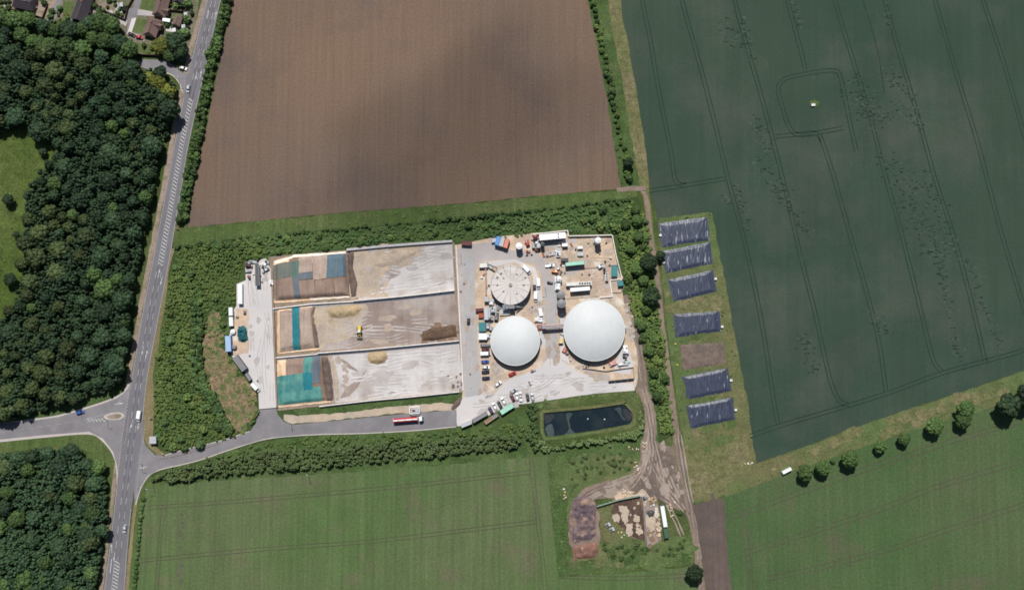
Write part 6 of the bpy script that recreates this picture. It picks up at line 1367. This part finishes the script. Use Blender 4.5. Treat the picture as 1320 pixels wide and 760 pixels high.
tag(mound('coal_heap', [(832,660),(838,655),(845,658),(844,666),(836,668)], 1.1, mash, 1.6, .5, .3, .6), 'small dark heap on the concrete pad', 'heap').data.materials[0] = K['darkgrey']
tag(mound('manure_heap', [(791,648),(824,641),(829,660),(832,698),(826,697),(808,686),(794,672),(788,660)], .12, M['manure'], 1, .6, .3, .5, z0=.1), 'dark brown manure heap filling the walled store', 'heap')
for x, y, lb in ((831,641,'grey box at the corner of the store walls'),(784,676,'pale frame lying on the worn grass'),(789,682,'dark pallet stack beside the pale frame')):
    machine(x, y, 2.6, 2, 1.4, 30, 'palegrey' if 'pale' in lb else 'grey', 'darkgrey', lb, 'crate_stack', 'crates', z=.1)
g = random.Random(9); n = 0
for cx, cy, sx, sy, k_ in ((808,634,14,3,20),(838,644,8,6,14),(728,640,5,12,8),(830,572,6,4,10),(820,578,8,3,9),(866,655,4,12,14),(846,684,6,10,8),(822,600,6,12,10),(966,598,5,3,5),(800,690,10,8,5)):
    for _ in range(k_):
        x, y = cx+g.gauss(0,sx*.5), cy+g.gauss(0,sy*.5); p = G(x, y); s = g.uniform(.3,.8); V_, F_ = ICO1
        me = bpy.data.meshes.get('rubble_%d' % (n % 6))
        if not me:
            gg = np.random.default_rng(n); me = np_mesh('rubble_%d' % (n % 6), V_*np.array([1,.8,.55])*(1+gg.uniform(-.25,.25,(len(V_),1))), F_, K['tan' if n % 3 else 'offwhite'])
        o = link('rubble_block', me, None, (p.x,p.y,.15)); o.scale = (s,s,s); o.rotation_euler = (0,0,g.uniform(0,6)); tag(o, 'pale block of rubble lying on the churned ground of the lower works', 'rubble', 'rubble around the lower works'); n += 1
# small clutter on the sandy pads: drums and crates
CL = [(737,316,'darkgrey','little dark drum below the top enclosure wall'),(757,329,'black','little black drum right of the grey skid'),(750,353,'rust','rusty drum in the middle of the sandy pad'),(773,302.5+24,'tan','tan drum below the slim silo shadow'),(686,395,'rust','rusty drum at the right foot of the round tank'),(657,368+37,'tan','tan drum above the smaller dome'),
      (598,365,'rust','rusty drum on the yard road edge, upper'),(594,375,'maroon','maroon drum at the end of the top bay'),(606,481,'tan','tan drum in the lower yard road'),(682,492,'darkgrey','dark drum in the lower yard below the smaller dome'),(684,495,'rust','rusty drum beside the dark one in the lower yard'),(338,363,'darkgrey','dark drum on the upper west yard'),(322,458,'darkgrey','dark drum on the lower west yard'),(332,490,'palegrey','pale drum beside the white van on the west yard'),
      (728,351,'red','red drum right of the orange loader'),(724,350,'orange','orange drum nearest the orange loader'),(568,378,'tan','tan drum under the top bay wall'),(590,497,'rust','rusty drum in the lower right corner of the bottom bay'),(584,495,'maroon','maroon drum left of the rusty one in the bottom bay')]
for x, y, k, lb in CL:
    p = G(x, y); e = empty('drum', lb, 'drum', (p.x,p.y,GR)); b = MB(); b.cyl(0,0,0,.95,.42,n=14); b.cyl(0,0,.3,.34,.45,n=14); b.cyl(0,0,.62,.66,.45,n=14); b.build('shell', K[k], e); b = MB(); b.cyl(0,0,.95,1.0,.4,n=14); b.build('lid', K['grey'], e)

g = random.Random(31)
def pallet(px, py, k, label, group):
    p = G(px, py); e = empty('pallet', label, 'pallet', (p.x,p.y,GR+.03), g.uniform(0,3)); b = MB()
    for i in range(5): b.box(0,-.5+i*.25,.12,1.2,.18,.05)
    for s in (-.5,0,.5): b.box(s,0,0,.1,1.1,.12)
    b.build('deck', K['tan'], e); b = MB(); b.box(0,0,.17,.9,.8,g.uniform(.3,1.1)); b.build('load', K[k], e); e['group'] = group
for ar, n_, lb, gr in ((pads[0],16,'small loaded pallet standing on the sandy enclosure floor','pallets in the sandy enclosure'),([(616,340),(632,345),(634,440),(616,440)],14,'small loaded pallet beside the plant units left of the round tank','pallets among the plant units'),([(690,300),(730,312),(724,356),(700,330)],16,'small loaded pallet in front of the long white building','pallets before the white building'),
        ([(318,338),(348,336),(346,358),(320,360)],10,'small loaded pallet in the clutter at the top of the west yard','pallets on the west yard'),([(724,440),(738,468),(800,476),(812,455),(806,445),(800,470),(740,474)],12,'small loaded pallet at the foot of the large dome','pallets at the large dome'),([(620,386),(655,398),(640,412),(618,412)],12,'small loaded pallet between plant units below the round tank','pallets below the round tank'),
        ([(672,305),(690,305),(700,326),(676,330)],8,'small loaded pallet by the red machine','pallets by the red machine')):
    c_ = 0
    while c_ < n_:
        x, y = g.uniform(min(a[0] for a in ar), max(a[0] for a in ar)), g.uniform(min(a[1] for a in ar), max(a[1] for a in ar))
        if inside(x, y, ar): pallet(x, y, g.choice(['white','offwhite','darkgrey','rust','palegrey','navy','black']), lb, gr); c_ += 1
